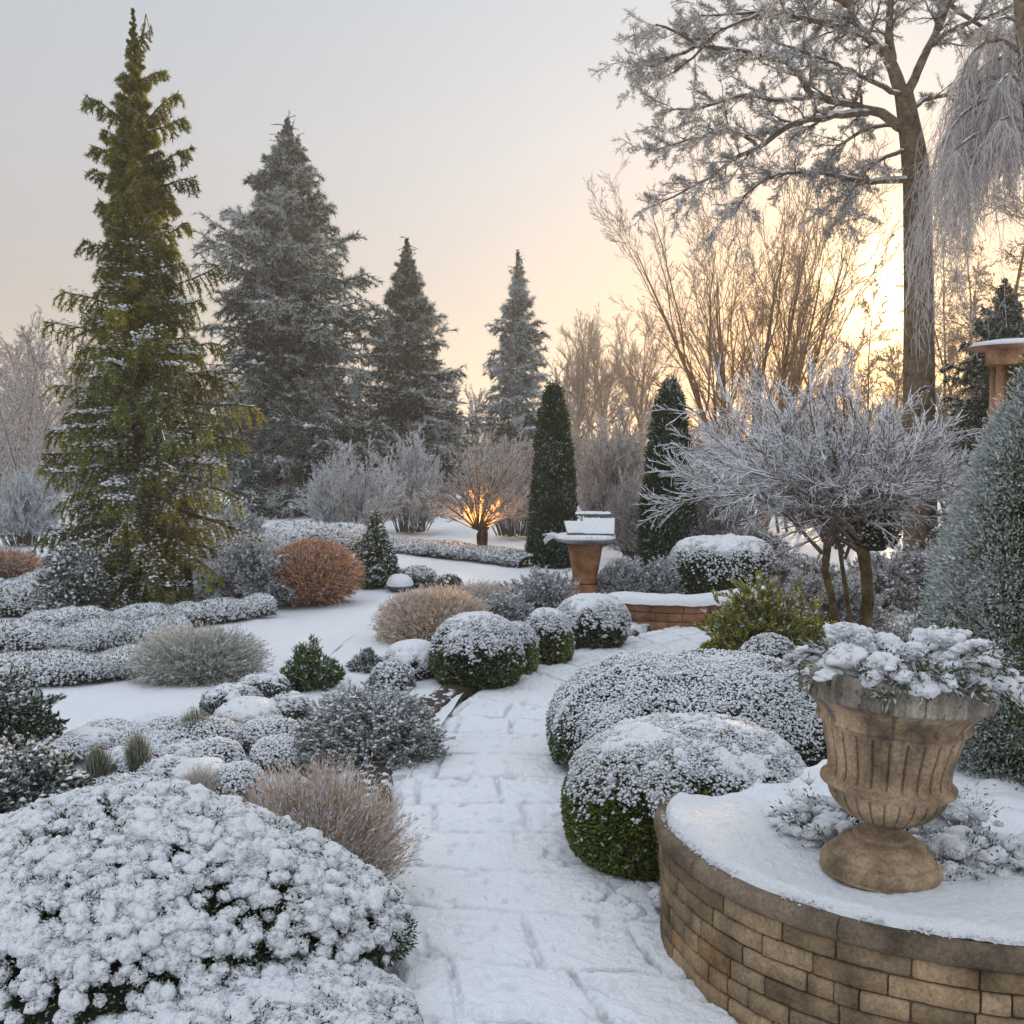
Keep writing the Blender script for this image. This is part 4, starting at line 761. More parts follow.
# shrubs around the planter and pot
for lb, b_, nn_ in (('soft frosted bush left of the terracotta planter', (500, 585, 562, 628), 150), ('frosted grey bush below the columnar yew, left of the wide snowy box mound', (470, 540, 590, 640), 130), ('pale frosted bush right of the terracotta planter', (596, 650, 552, 604), 130), ('frosted bush between the planter bush and the clipped drum hedge', (636, 684, 555, 602), 120),
        ('tiny frosted bush in front of the sunlit grass clump', (418, 500, 618, 652), 110)):
    spray_shrub('frosted_bush', lb, 'shrub', b_, nn_, .3, .045, .012, GREY + [((.30, .27, .25), 2)], .7, m1=9, nl=16, snow=.10, bit=.016, group='frosted bushes round the planter')
spray_shrub('frosted_bush', 'dusty frosted undergrowth beneath the twiggy snow-laden tree', 'shrub', (752, 905, 560, 664), 240, .3, .045, .012, GREY + [((.28, .2, .16), 3)], .62, m1=9, nl=16, snow=.12, bit=.016)
spray_shrub('frosted_bush', 'frosted brushy growth behind the urn plant, left of the tall frosted cone', 'shrub', (850, 985, 600, 720), 240, .3, .035, .010, GREY + [((.28, .2, .16), 3)], .62, m1=9, nl=18, snow=.12, bit=.013)

for i_, (lb, b_) in enumerate((('low frosted reddish thicket under the left side of the twiggy tree', (756, 850, 552, 606)), ('frosted brownish thicket between the twiggy tree stems and the tall trunk', (835, 925, 548, 612)), ('frosted thicket hiding the foot of the tall trunk', (880, 965, 540, 610)), ('frosted thicket left of the tall frosted cone, far side', (925, 1010, 535, 600)), ('frosted mound of brush behind the clipped drum hedge', (700, 800, 520, 575)))):
    spray_shrub('frosted_thicket', lb, 'shrub', b_, 150, .3, .06, .016, GREY + [((.30, .2, .16), 4)], .55, m1=10, nl=18, snow=.10, bit=.02, group='frosted thickets under the right-hand trees')
# ---------------------------------------------------------------- tall evergreens
def frost_mix(C, fr, fcol=RIME, lo=.4):
    return np.where(fr[:, None], mixc(C, np.broadcast_to(fcol, C.shape), rng.uniform(lo, 1, len(C))), C)
l, H, r = pxprof(922, 1138, 360, 840, 5.15, z0=.40)
cone_clumps('frosted_evergreen', 'tall dense cone-shaped evergreen thick with frost at the right edge', 'tree', l, lambda u: r * np.clip(1.0 - u ** 2.1, 0, 1) ** .85 * (.88 + .12 * sstep(0, .2, u)), H, 1250, 200, .024, .009, [((.07, .12, .035), 3), ((.11, .17, .045), 2), ((.035, .06, .02), 2)], -.06, (-.85, -.1, .55), .115, .010, .008, seed=4, fcol=RIME, ab=.9, gf=.60, cn=1.5, core_k=.80, side=.5)
for nm, x0, x1, yt, yb, Y in (('left', 529, 577, 386, 566, 17.5), ('right', 640, 697, 383, 560, 16.5)):
    l, H, r = pxprof(x0, x1, yt, yb, Y)
    cone_clumps('columnar_yew', 'slim dark columnar yew left of centre, behind the terracotta planter' if nm == 'left' else 'slim dark columnar yew behind the clipped drum hedge', 'tree', l, lambda u: r * (1 - .62 * u ** 1.1) * np.clip(1.0 - u ** 9, 0, 1) ** .6 * (.9 + .1 * sstep(0, .1, u)), H, 900, 60, .06, .02, [((.035, .065, .022), 3), ((.055, .09, .03), 2), ((.02, .04, .015), 2)], .05, (0, -.2, 1), .10, .006, .016, seed=int(x0), group='pair of columnar yews', ab=.3)

def conifer(name, label, loc, H, prof, nb, tw, needles, cols, frost, droop, hang, trunk_r, heroes=(), snow=.02, bit=.02, m1=14, nn_=22, L_=.06, Wd=.012, gold=None, seed=1, fcol=RIME, upt=.9, bushy=.4, rise=.45, trunk_c=(.10, .075, .05), z_lo=.03, golden=None, lenvar=(.6, 1.1), relk=.0):
    root = thing(name, label, 'tree', loc); a = Acc(); tz = np.linspace(-.05, H, 14); ax = (vnoise(np.c_[tz, tz * 0, tz * 0], .6, seed) - .5) * .1
    tubes(a, np.c_[ax, ax * .5, tz][None], (trunk_r * (1 - .93 * np.linspace(0, 1, 14)))[None], A(trunk_c), 8); a.build('trunk', m_bark, root, True)
    u_ = z_lo + (1 - z_lo) * (np.arange(nb) + rng.random(nb)) / nb; u_ = u_ ** 1.05; n = nb; th = np.arange(n) * 2.39996 + rng.normal(size=n) * .3
    el = -rise * .4 + rise * 1.9 * u_ ** 1.3; Lb = prof(np.clip(u_ + .75 * prof(u_) * np.sin(np.maximum(el, 0)) / H, 0, 1)) * rng.uniform(*lenvar, n); D = np.c_[np.cos(th) * np.cos(el), np.sin(th) * np.cos(el), np.sin(el)]; S = np.c_[np.zeros(n), np.zeros(n), u_ * H]
    P = poly(S, D, Lb / np.cos(el * .5), 7, .04, (0, 0, -droop), (0, 0, droop * .9))
    if len(heroes):
        HP = []
        for (z0, tip) in heroes:
            S0 = A([0, 0, z0]); T = A(tip); m_ = (S0 + T) / 2 + A([0, 0, .04]) * np.linalg.norm(T - S0); t = np.linspace(0, 1, 8)[:, None]; HP.append((1 - t) ** 2 * S0 + 2 * t * (1 - t) * m_ + t * t * T + rng.normal(size=(8, 3)) * .01)
        P = np.concatenate([P, A(HP)]); n = len(P)
    ll = np.linalg.norm(P[:, -1] - P[:, 0], axis=1); R = (ll * .018 + .004)[:, None] * np.linspace(1, .3, 8)[None]; a = Acc(); tubes(a, P, R, A(trunk_c) * .9, 5, .12, SNOW)
    # side twigs
    t = .05 + .95 * (np.arange(m1)[None] + rng.random((n, m1))) / m1; q, T = along(P, t); q = q.reshape(-1, 3); T = T.reshape(-1, 3); t = t.reshape(-1)
    sd = norm(np.cross(T, A([0, 0, 1.0]))) * rng.choice([-1, 1], len(q))[:, None]; hg = hang * rng.uniform(.2, 1.5, len(q)); D = norm(T * .7 + sd * .75 + A([0, 0, -1.0]) * hg[:, None] + rand_unit(len(q)) * bushy)
    TL = np.minimum(tw * (1 - .55 * t) * rng.uniform(.5, 1.3, len(q)), ll.repeat(m1) * .38 + .02); TL = TL * (1 - .40 * sstep(.45, .92, q[:, 2] / H)); K = poly(q, D, TL, 5, .07, (0, 0, -.10 * hang), (0, 0, -.28 * hang)); tubes(a, K, np.linspace(.006, .002, 6)[None] * tw * 2, A(trunk_c), 3); a.build('branches', m_bark, root)
    # needles
    m2 = nn_; tt = rng.uniform(.05, 1, (len(K), m2)); q, T = along(K, tt); relz = ((q - K[:, :1])[..., 2] / tw).reshape(-1); q = q.reshape(-1, 3); T = T.reshape(-1, 3)
    q2, T2 = along(P, rng.uniform(.15, 1, (n, 110))); relz = np.concatenate([relz, np.full(q2.shape[0] * q2.shape[1], .1)]); q = np.concatenate([q, q2.reshape(-1, 3)]); T = np.concatenate([T, T2.reshape(-1, 3)])
    N_ = len(q); rd = rand_unit(N_); D = norm(T * .8 + rd * .8); C = pick(N_, cols)
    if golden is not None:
        g = sstep(.42, .72, vnoise(q, 1.3, seed + 5, 2)) * golden(q); C = mixc(C, A([.46, .36, .04]) * rng.uniform(.6, 1.2, (N_, 1)), g * rng.uniform(.3, 1, N_))  # gold mixed into the colour as sunlight on the needles
    f = frost + (vnoise(q, .9, seed + 9, 3) - .5) * .9 + rd[:, 2] * .30 + relz * relk + (sstep(.35, .65, vnoise(q * A([1, 1, 1.6]), 1.1, seed + 44, 2)) - .5) * (.5 if relk else 0); C = frost_mix(C, rng.random(N_) < f, fcol)
    a = Acc(); hs = np.clip((H * 1.01 - q[:, 2]) / (.16 * H), .30, 1); shade_tone = .25 + 1.5 * vnoise(q, 1.9, seed + 71, 2); C = C * np.where(C[:, :1] > .45, 1, shade_tone[:, None]); blades(a, q, D, L_ * hs * rng.uniform(.6, 1.3, N_), Wd * hs ** .5, C, leaf=False); a.build('foliage', m_needle, root)  # noise puts patchy shade of the crown into the needle colours
    if snow:
        q, T = along(P, rng.uniform(.35, 1, (n, 60))); q = q.reshape(-1, 3); pz = (rng.random(n) < .6).repeat(60); k = rng.random(len(q)) < pz * snow * 1.4 * (1 - sstep(.3, .7, q[:, 2] / H)); m = k.sum(); w = .045 + .02 * H / 7
        a = Acc(); off = rng.normal(size=(m, 3)) * A([w, w, w * .3]); puffs(a, q[k] + off + A([0, 0, .03]), bit * rng.uniform(.5, 1.5, m), SNOW * rng.uniform(.93, 1.04, (m, 1)), 0, .3, squash=.5, stretch=.6)
        q, T = along(K, rng.uniform(.0, .8, (len(K), 5))); q = q.reshape(-1, 3); pz = vnoise(q, .9, seed + 30, 2); k = rng.random(len(q)) < sstep(.45, .62, pz) * snow * 1.0 * (1 - sstep(.2, .65, q[:, 2] / H)); m = k.sum(); puffs(a, q[k] + A([0, 0, .02]), bit * rng.uniform(.5, 1.3, m), SNOW * rng.uniform(.93, 1.04, (m, 1)), 0, .3, squash=.5, stretch=.6); a.build('snow_cover', m_snowfine, root, True)
    return root
# golden-green weeping spruce on the left
YS = 13.6; s_ = depth(YS) / F_PX; base = W(146, 606, YS); base[2] = 0; zt = W(146, 8, YS)[2]
yp = A([606, 560, 520, 460, 410, 350, 300, 260, 200, 140, 90, 60, 30, 8]); wp = A([66, 98, 96, 84, 86, 72, 50, 42, 34, 26, 15, 8, 4, 0]) * s_
zp = A([max(0, W(146, y, YS)[2]) for y in yp]) / zt
sp_prof = lambda u: np.interp(u, zp, wp)
def hero(px, py, y0, dy=0.0):
    t = W(px, py, YS + dy); return (W(146, y0, YS)[2], (t[0] - base[0], dy, t[2]))
heroes = [hero(45, 322, 345, .1), hero(60, 290, 315, -.3), hero(42, 455, 452, -.2), hero(88, 492, 470, -.3), hero(254, 406, 405, -.1), hero(216, 268, 305, .1), hero(86, 95, 128), hero(178, 92, 130), hero(190, 148, 178), hero(92, 146, 170), hero(262, 540, 500, -.3), hero(240, 500, 460, -.5),
          hero(100, 200, 225), hero(84, 240, 262), hero(190, 222, 250), hero(56, 385, 400, .2), hero(232, 380, 372, .3), hero(222, 345, 345, .4), hero(58, 430, 430, .5), hero(215, 575, 520, -.9), hero(100, 560, 510, -.8), hero(160, 590, 500, -1.1), hero(165, 440, 380, -1.0), hero(120, 410, 370, -.9), hero(200, 300, 320, -.3), hero(150, 26, 60), hero(128, 44, 70), hero(70, 540, 500, .1),hero(245, 440, 430, .3), hero(146, 14, 70), hero(120, 75, 92), hero(165, 70, 84), hero(104, 130, 148), hero(184, 118, 140), hero(96, 170, 192), hero(196, 176, 196)]
conifer('weeping_spruce', 'tall slender golden-green spruce with drooping branches on the left', base, zt, sp_prof, 230, .50, None, [((.13, .16, .032), 4), ((.25, .25, .04), 3), ((.06, .085, .022), 3)], .04, .05, 1.15, .13, heroes, snow=1.0, bit=.02, m1=24, nn_=60, L_=.064, Wd=.014, seed=3, golden=lambda q: .35 + .65 * sstep(-.6, .5, q[:, 0]))  # gold grows to the right as painted sunlight on the crown
# big frosted pine, its neighbour and the slim blue one
def bigcon(label, x0, x1, yt, yb, Y, hw, nb, frost, cols, tw=.9, seed=1, name='frosted_pine', hang=.35, m1=16, nn_=34, L_=.17, Wd=.035, snow=.35, bit=.05, xc=None, fcol=A([.66, .69, .69]), rise=.5, bushy=.7, lenvar=(.6, 1.1)):
    xc = xc or (x0 + x1) / 2; s = depth(Y) / F_PX; b = W(xc, yb, Y); b[2] = 0; zt = W(xc, yt, Y)[2]; ys = np.linspace(yb, yt, len(hw)); zz = A([max(0, W(xc, y, Y)[2]) for y in ys]) / zt; ws = A(hw) * s
    return conifer(name, label, b, zt, lambda u: np.interp(u, zz, ws), nb, tw, None, cols, frost, .03, hang, .22, [(zt * .8, (0, 0, zt * 1.01)), (zt * .8, (.1, 0, zt * .97))], snow, bit, m1, nn_, L_, Wd, seed=seed, fcol=fcol, rise=rise, relk=.9, bushy=bushy, z_lo=.02, lenvar=lenvar)
PN = [((.05, .09, .075), 3), ((.08, .13, .11), 2), ((.022, .04, .034), 2)]
bigcon('biggest broad pine, grey-green with frost, behind the golden-green spruce', 205, 385, 120, 505, 30, [70, 84, 88, 90, 88, 88, 88, 76, 76, 56, 44, 20, 1], 360, .50, PN, tw=1.15, seed=5, xc=292, m1=19, nn_=40, lenvar=(.45, 1.15))
bigcon('dark teal-green conical pine right of the biggest one', 368, 462, 240, 450, 33, [60, 66, 64, 58, 52, 42, 36, 27, 17, 8, 1], 210, .40, [((.045, .085, .072), 3), ((.075, .12, .10), 2), ((.028, .045, .04), 2)], tw=.9, seed=9, xc=408, m1=15, nn_=30)
bigcon('slim silvery blue-frosted pine in the middle of the background', 480, 556, 252, 450, 36, [46, 50, 44, 38, 40, 30, 27, 20, 11, 5, 1], 150, .62, [((.06, .09, .09), 3), ((.10, .13, .14), 2)], tw=.8, seed=12, xc=518, snow=.6, m1=13, nn_=26, fcol=A([.66, .71, .74]), lenvar=(.45, 1.15))

# ---------------------------------------------------------------- bare trees
def bare_tree(name, label, loc, H, r0, spec, stems=1, lean=.15, frost=.6, bark=(.12, .09, .07), fcol=FROST, group=None, base_spread=.1, cat='tree', wobs=.06, sgrav=0.02, rtip=.12, upb=.04, rmin=.004, h0=.85, fall=.55):
    root = thing(name, label, cat, loc, group); th = rng.random(stems) * .6 + np.arange(stems) * 2.4; S = np.c_[np.cos(th) * base_spread, np.sin(th) * base_spread, np.full(stems, -.05)]
    ln = rng.uniform(.3, 1, stems) * lean if stems > 1 else np.full(1, lean * .2); D = np.c_[np.cos(th) * ln, np.sin(th) * ln, np.ones(stems)]
    P = poly(S, D, H * rng.uniform(h0, 1.03, stems), 12, wobs, (0, 0, sgrav)); R = r0 * np.linspace(1, rtip, 13)[None] * rng.uniform(.7, 1.1, (stems, 1)); a = Acc(); tubes(a, P, R, A(bark), 7); a.build('trunk', m_bark, root, True)
    a = Acc(); b = Acc()
    for i, (m, t0, ang, ln_, k) in enumerate(spec):
        P, R = kids(P, R, m, t0, .99, ang, ln_, k, .09, (0, 0, upb), rr=.6 if i else .5, fall=fall, taper=.3); last = i >= len(spec) - 1; R = np.maximum(R, rmin)
        fr = rng.random(len(P)) < frost * (.35 + .65 * (i / max(1, len(spec) - 1))); C = np.where(fr[:, None], A(fcol) * rng.uniform(.75, 1.1, (len(P), 1)), A(bark) * rng.uniform(.7, 1.3, (len(P), 1)))
        tubes(b if i >= 2 else a, P, R, C, 3 if i else 5, frost * .8, fcol, .1)
    a.build('limbs', m_twig, root); b.build('twigs', m_twig, root); return root
# multi-stemmed bare tree in front of the sun
b = W(752, 440, 21); bare_tree('bare_tree', 'large multi-stemmed bare tree fanning upward against the sunrise', (b[0], 21, 0), 6.0, .075, [(9, .15, .38, .62, 8), (9, .15, .48, .46, 6), (7, .15, .5, .45, 4), (4, .2, .5, .45, 2)], stems=11, fall=.40, lean=.40, frost=.12, bark=(.32, .21, .115), base_spread=.22, wobs=.035, sgrav=.002, upb=.05, rmin=.003, rtip=.1)
# round-headed trees behind
for lb, x, yt, Y in (('round-headed bare tree left in the trio behind the columnar yews', 572, 292, 44), ('middle round-headed bare tree of the trio behind the columnar yews', 604, 284, 48), ('round-headed bare tree right in the trio behind the columnar yews', 640, 298, 43)):
    zt = W(x, yt, Y)[2]; b = W(x, 500, Y); bare_tree('bare_tree', lb, (b[0], Y, 0), zt * .62, .15, [(20, .30, .62, .72, 7), (11, .15, .5, .42, 5), (9, .15, .5, .42, 4), (6, .15, .5, .5, 2)], stems=1, lean=.10, fall=.30, frost=.15, bark=(.34, .24, .16), group='round-headed bare trees in the distance', rmin=.0042, upb=.09, rtip=.2)
# pale frosted trees on the far left and behind the shrubs: three kinds built, the others are copies of them
protos = []
for lb, x, yt, Y, st in (('pale frosted bare tree at the far left edge', 12, 322, 27, 3), ('frosted tree with a straight dark stem between the left yew and the planter bush', 611, 395, 24, 1), ('frosted brushy tree under the fanning bare tree', 700, 400, 26, 4),
        ('frosted bare tree between the left edge and the spruce', 62, 318, 30, 0), ('frosted thin tree half hidden behind the spruce', 100, 345, 34, 0), ('frosted tree peeping out below the far left pale trees, near the reddish grass', 34, 372, 25, 0),
        ('hazy frosted tree just left of the silvery pine', 470, 385, 42, 2), ('frosted brushy tree left of the right-hand yew', 588, 420, 27, 2), ('frosted pale tree behind the fan-shaped tree, right of the yew', 735, 420, 24, 2), ('pale pink-grey frosted tree right beside the teal pine', 440, 380, 45, 0), ('frosted bare tree low behind the round-headed trio', 650, 390, 34, 1), ('frosted low tree against the glow right of the fanning tree', 835, 395, 27, 2), ('frosted scrubby tree behind the trunk of the tall tree', 905, 400, 25, 2), ('frosted hazy tree seen over the wide pinkish shrub', 548, 400, 33, 1), ('frosted brush low in front of the sunrise, left of the tall trunk', 790, 405, 24, 2), ('frosted shrubby tree between the tall trunk and the dark conifer', 960, 370, 24, 2)):
    zt = W(x, yt, Y)[2]; b = W(x, 500, Y)
    if len(protos) < 3:
        o = bare_tree('frosted_tree', lb, (b[0], Y, 0), zt * .92, .05 if st > 1 else .075, [(18, .08, .6, .44, 6), (12, .12, .6, .42, 5), (8, .15, .55, .42, 3), (4, .2, .5, .5, 2)], stems=st, lean=.35, frost=.78, bark=(.22, .165, .135), fcol=A([.58, .58, .59]), base_spread=.25, rmin=.0055, group='frosted bare trees in the background'); protos.append((o, zt))
    else:
        pr, z0_ = protos[st]; copy_thing(pr, (b[0], Y, 0), lb, rng.random() * 6.28, zt / z0_)
# vase-shaped frosted shrubs in the middle distance
def vase_shrub(name, label, x0, x1, yt, yb, Y, n=60, frost=.85, fcol=RIME, bark=(.12, .09, .07), spec=None, r0=None, cat='shrub', group=None, flat=.45, stems_from=.0, sp0=.42):
    c = W((x0 + x1) / 2, yb, Y); rx = (x1 - x0) / 2 * depth(Y) / F_PX; zt = W(512, yt, Y)[2]; root = thing(name, label, cat, (c[0], Y, 0), group); th = rng.random(n) * 6.283; rr = np.sqrt(rng.random(n))
    T = np.c_[np.cos(th) * rr * rx, np.sin(th) * rr * rx, zt * (flat + (1 - flat) * (1 - rr ** 2)) * rng.uniform(.75, 1, n)]; S = np.c_[T[:, 0] * sp0, T[:, 1] * sp0, np.full(n, stems_from)]; P = poly(S, norm(norm(T - S) + A([0, 0, .35])), np.linalg.norm(T - S, axis=1) * 1.02, 7, .05, (0, 0, -.05)); r0 = r0 or .012; R = r0 * np.linspace(1, .25, 8)[None] * np.ones((n, 1)); a = Acc(); tubes(a, P, R, A(bark), 5, .6, fcol); a.build('stems', m_twig, root)
    b = Acc()
    for i, (m, t0, ang, ln_, k) in enumerate(spec or [(9, .12, .55, .40, 5), (8, .1, .6, .42, 3), (6, .1, .6, .42, 2)]):
        P, R = kids(P, R, m, t0, 1, ang, ln_, k, .08, (0, 0, .01), rr=.6, fall=.45, taper=.4); R = np.maximum(R, .0042); fr = rng.random(len(P)) < frost; C = np.where(fr[:, None], A(fcol) * rng.uniform(.75, 1.1, (len(P), 1)), A(bark) * rng.uniform(.7, 1.4, (len(P), 1))); tubes(b, P, R, C, 3, frost, fcol, .0)
    b.build('twigs', m_twig, root); return root
VG = 'frosted vase-shaped shrubs across the middle'
vase_shrub('frosted_shrub', 'silvery frosted twiggy shrub under the biggest pine', 296, 406, 446, 532, 22, 75, group=VG)
vase_shrub('frosted_shrub', 'frosted twiggy shrub joining the silvery one and the lit one', 372, 450, 438, 536, 24, 75, group=VG)
vase_shrub('frosted_shrub', 'wide pinkish-grey frosted shrub right of the warm glow', 470, 560, 436, 550, 23, 85, fcol=A([.55, .54, .54]), group=VG)
vase_shrub('frosted_shrub', 'tall frosted shrub between the two yews', 570, 650, 420, 556, 21, 80, fcol=A([.52, .50, .49]), group=VG)
vase_shrub('frosted_shrub', 'frosted brushwood at the left of the right-hand yew foot', 606, 668, 470, 560, 18.5, 70, fcol=A([.52, .50, .49]), group=VG)
vase_shrub('frosted_shrub', 'frosted brushwood between the right-hand yew and the twiggy snow-laden tree', 684, 762, 440, 560, 18, 70, fcol=A([.55, .54, .53]), group=VG)
vase_shrub('frosted_shrub', 'low frosted thicket at the far left under the pale trees', -20, 70, 470, 560, 21, 70, group=VG)
vase_shrub('small_frosted_tree', 'little open tree with dark branches standing before the warm glow', 408, 548, 440, 556, 19.5, 34, frost=.75, fcol=A([.56, .54, .53]), bark=(.09, .06, .045), cat='tree', flat=.35, stems_from=.42, sp0=.05, r0=.016, spec=[(11, .2, .5, .4, 5), (8, .15, .55, .42, 4), (7, .1, .6, .42, 3)])
l0 = W(485, 556, 19.5); a = Acc(); tubes(a, A([[[l0[0], 19.5, -.05], [l0[0] + .02, 19.5, .3], [l0[0], 19.5, .56]], [[l0[0] - .1, 19.5, -.05], [l0[0] - .12, 19.5, .3], [l0[0] - .02, 19.5, .56]]]), .035, A([.09, .06, .045]), 7)
sf = [o for o in bpy.data.objects if o.name.startswith('small_frosted_tree')][0]; tk = a.build('trunk', m_bark, None, True); tk.parent = sf; tk.location = tuple(-x for x in sf.location)
# glowing globe stands in for the warm glow behind the little tree
lt = W(482, 506, 20.3); glow_stand_in = thing('amber_globe', 'glowing amber globe on a short post standing in for the warm glow behind the little tree', 'glow_stand_in', (lt[0], lt[1], 0))
m_glow = bpy.data.materials.new('amber_glow'); m_glow.use_nodes = True; t = m_glow.node_tree; b_ = t.nodes['Principled BSDF']; b_.inputs['Base Color'].default_value = (1, .6, .2, 1); b_.inputs['Emission Color'].default_value = (1.0, .36, .075, 1); b_.inputs['Emission Strength'].default_value = 2.0
b_.inputs['Roughness'].default_value = .3
V, F_ = ICO[4]; a = Acc(); a.add(V * A([.34, .34, .42]) + A([0, 0, lt[2]]), F_, A([1, .7, .3])); a.build('globe', m_glow, glow_stand_in, True)
a = Acc(); lathe(a, A([(.05, -.05), (.045, lt[2] - .48), (.12, lt[2] - .44), (.15, lt[2] - .37), (0, lt[2] - .35)]), 20, A([.05, .045, .04])); a.build('post', m_stone, glow_stand_in, True)
pl_ = bpy.data.lights.new('twig_glow', 'POINT'); pl_.energy = 110; pl_.color = (1, .5, .18); pl_.shadow_soft_size = .3; po = bpy.data.objects.new('twig_glow', pl_); COL.objects.link(po); po.parent = glow_stand_in; po.location = (0, -.75, float(lt[2]))  # added point light, warms the twigs in front of the globe

# twiggy snow-laden small tree on the right
YT = 9.0; c = W(858, 640, YT); tw = thing('twiggy_tree', 'low spreading twiggy tree laden with snow on every branch, right of the path', 'tree', (c[0], YT, 0)); s_ = depth(YT) / F_PX
def rel(px, py, dy=0): w_ = W(px, py, YT + dy); return w_ - A([c[0], YT, 0])
zb = rel(858, 560)[2]; a = Acc()
tr = [[rel(862, 700), rel(864, 640), rel(868, 600), rel(866, 570), rel(862, 545)], [rel(842, 700, .1), rel(838, 640, .1), rel(832, 600, .1), rel(825, 570, .1), rel(828, 540, .1)], [rel(858, 655, .2), rel(850, 620, .3), rel(846, 590, .3), rel(842, 565, .3), rel(840, 545, .2)]]
for k, rd in enumerate((.055, .035, .022)): tubes(a, A([tr[k]]), (A([1.1, 1, .9, .85, 1.0]) * rd)[None], A([.13, .095, .045]), 10)
a.build('trunk', m_bark, tw, True)
n = 58; th = np.arange(n) * 2.39996 + rng.normal(size=n) * .2; rr = np.sqrt((np.arange(n) + .5) / n) ** .9; rx = 158 * s_; ry = rx * .80; zc, ztp = rel(830, 534)[2], rel(830, 396)[2]; BK = A([.15, .105, .08])
cx = rel(828, 500)[0]; T = np.c_[cx + np.cos(th) * rr * rx, np.sin(th) * rr * ry, zc + (ztp - zc) * np.sqrt(np.clip(1.02 - rr ** 2, 0, 1)) * rng.uniform(.45, .95, n)]
wh = rng.choice(3, n, p=[.5, .35, .15]); S = A([tr[k][4] for k in wh]) + rng.normal(size=(n, 3)) * A([.03, .03, .05])
P = poly(S, norm(norm(T - S) + A([0, 0, .45])), np.linalg.norm(T - S, axis=1) * 1.08, 9, .09, (0, 0, .0), (0, 0, -.12)); R = .019 * np.linspace(1, .32, 10)[None] * rng.uniform(.6, 1.2, (n, 1))
a = Acc(); tubes(a, P, R, BK, 7, .85, SNOW, .15); b = Acc(); P2, R2 = kids(P, R, 14, .18, 1, .50, .50, 7, .08, (0, 0, .015), rr=.55, fall=.45, av=.3, flat=.3); R2 = np.maximum(R2, .0032); tubes(a, P2, R2, BK, 5, .9, SNOW, .0)
P3, R3 = kids(P2, R2, 8, .12, 1, .5, .52, 5, .08, (0, 0, .02), rr=.7, fall=.4); R3 = np.maximum(R3, .0028); tubes(b, P3, R3, mixc(BK[None], (SNOW * .8)[None], (rng.random(len(P3)) < .35) * 1.0), 4, .9, SNOW, -.1)
P4, R4 = kids(P3, R3, 3, .15, 1, .5, .5, 3, .08, (0, 0, .02), rr=.8, fall=.4); tubes(b, P4, np.maximum(R4, .0022), mixc(BK[None], (SNOW * .8)[None], (rng.random(len(P4)) < .5) * 1.0), 3, .9, SNOW, -.2); a.build('limbs', m_twig, tw); b.build('twigs', m_twig, tw)
for PP, mm_, rs, nm_ in ((P, 34, .011, 0), (P2, 12, .0065, 0)):
    q, T_ = along(PP, rng.uniform(.1, 1, (len(PP), mm_))); q = q.reshape(-1, 3); k = rng.random(len(q)) < .8; a = Acc() if nm_ == 0 and mm_ == 34 else a; puffs(a, q[k] + A([0, 0, rs * .9]), rs * rng.uniform(.5, 1.2, k.sum()), SNOW, 0, .3, squash=.7, stretch=.6)
a.build('snow_cover', m_snowfine, tw, True)
bush('ivy_clump', 'dark ivy clump with snow clinging in the crown of the twiggy tree', 'plant', (862, 888, 512, 572), n=3500, nb=1500, leaf=(.035, .016), bit=.012, pal=DARK, snow=(-.4, .8), lump=(.2, 4), spread=1.1)
iv = [o for o in bpy.data.objects if o.name.startswith('ivy_clump')][0]; pz = W(874, 548, YT); iv.location = tuple(float(x) for x in pz)

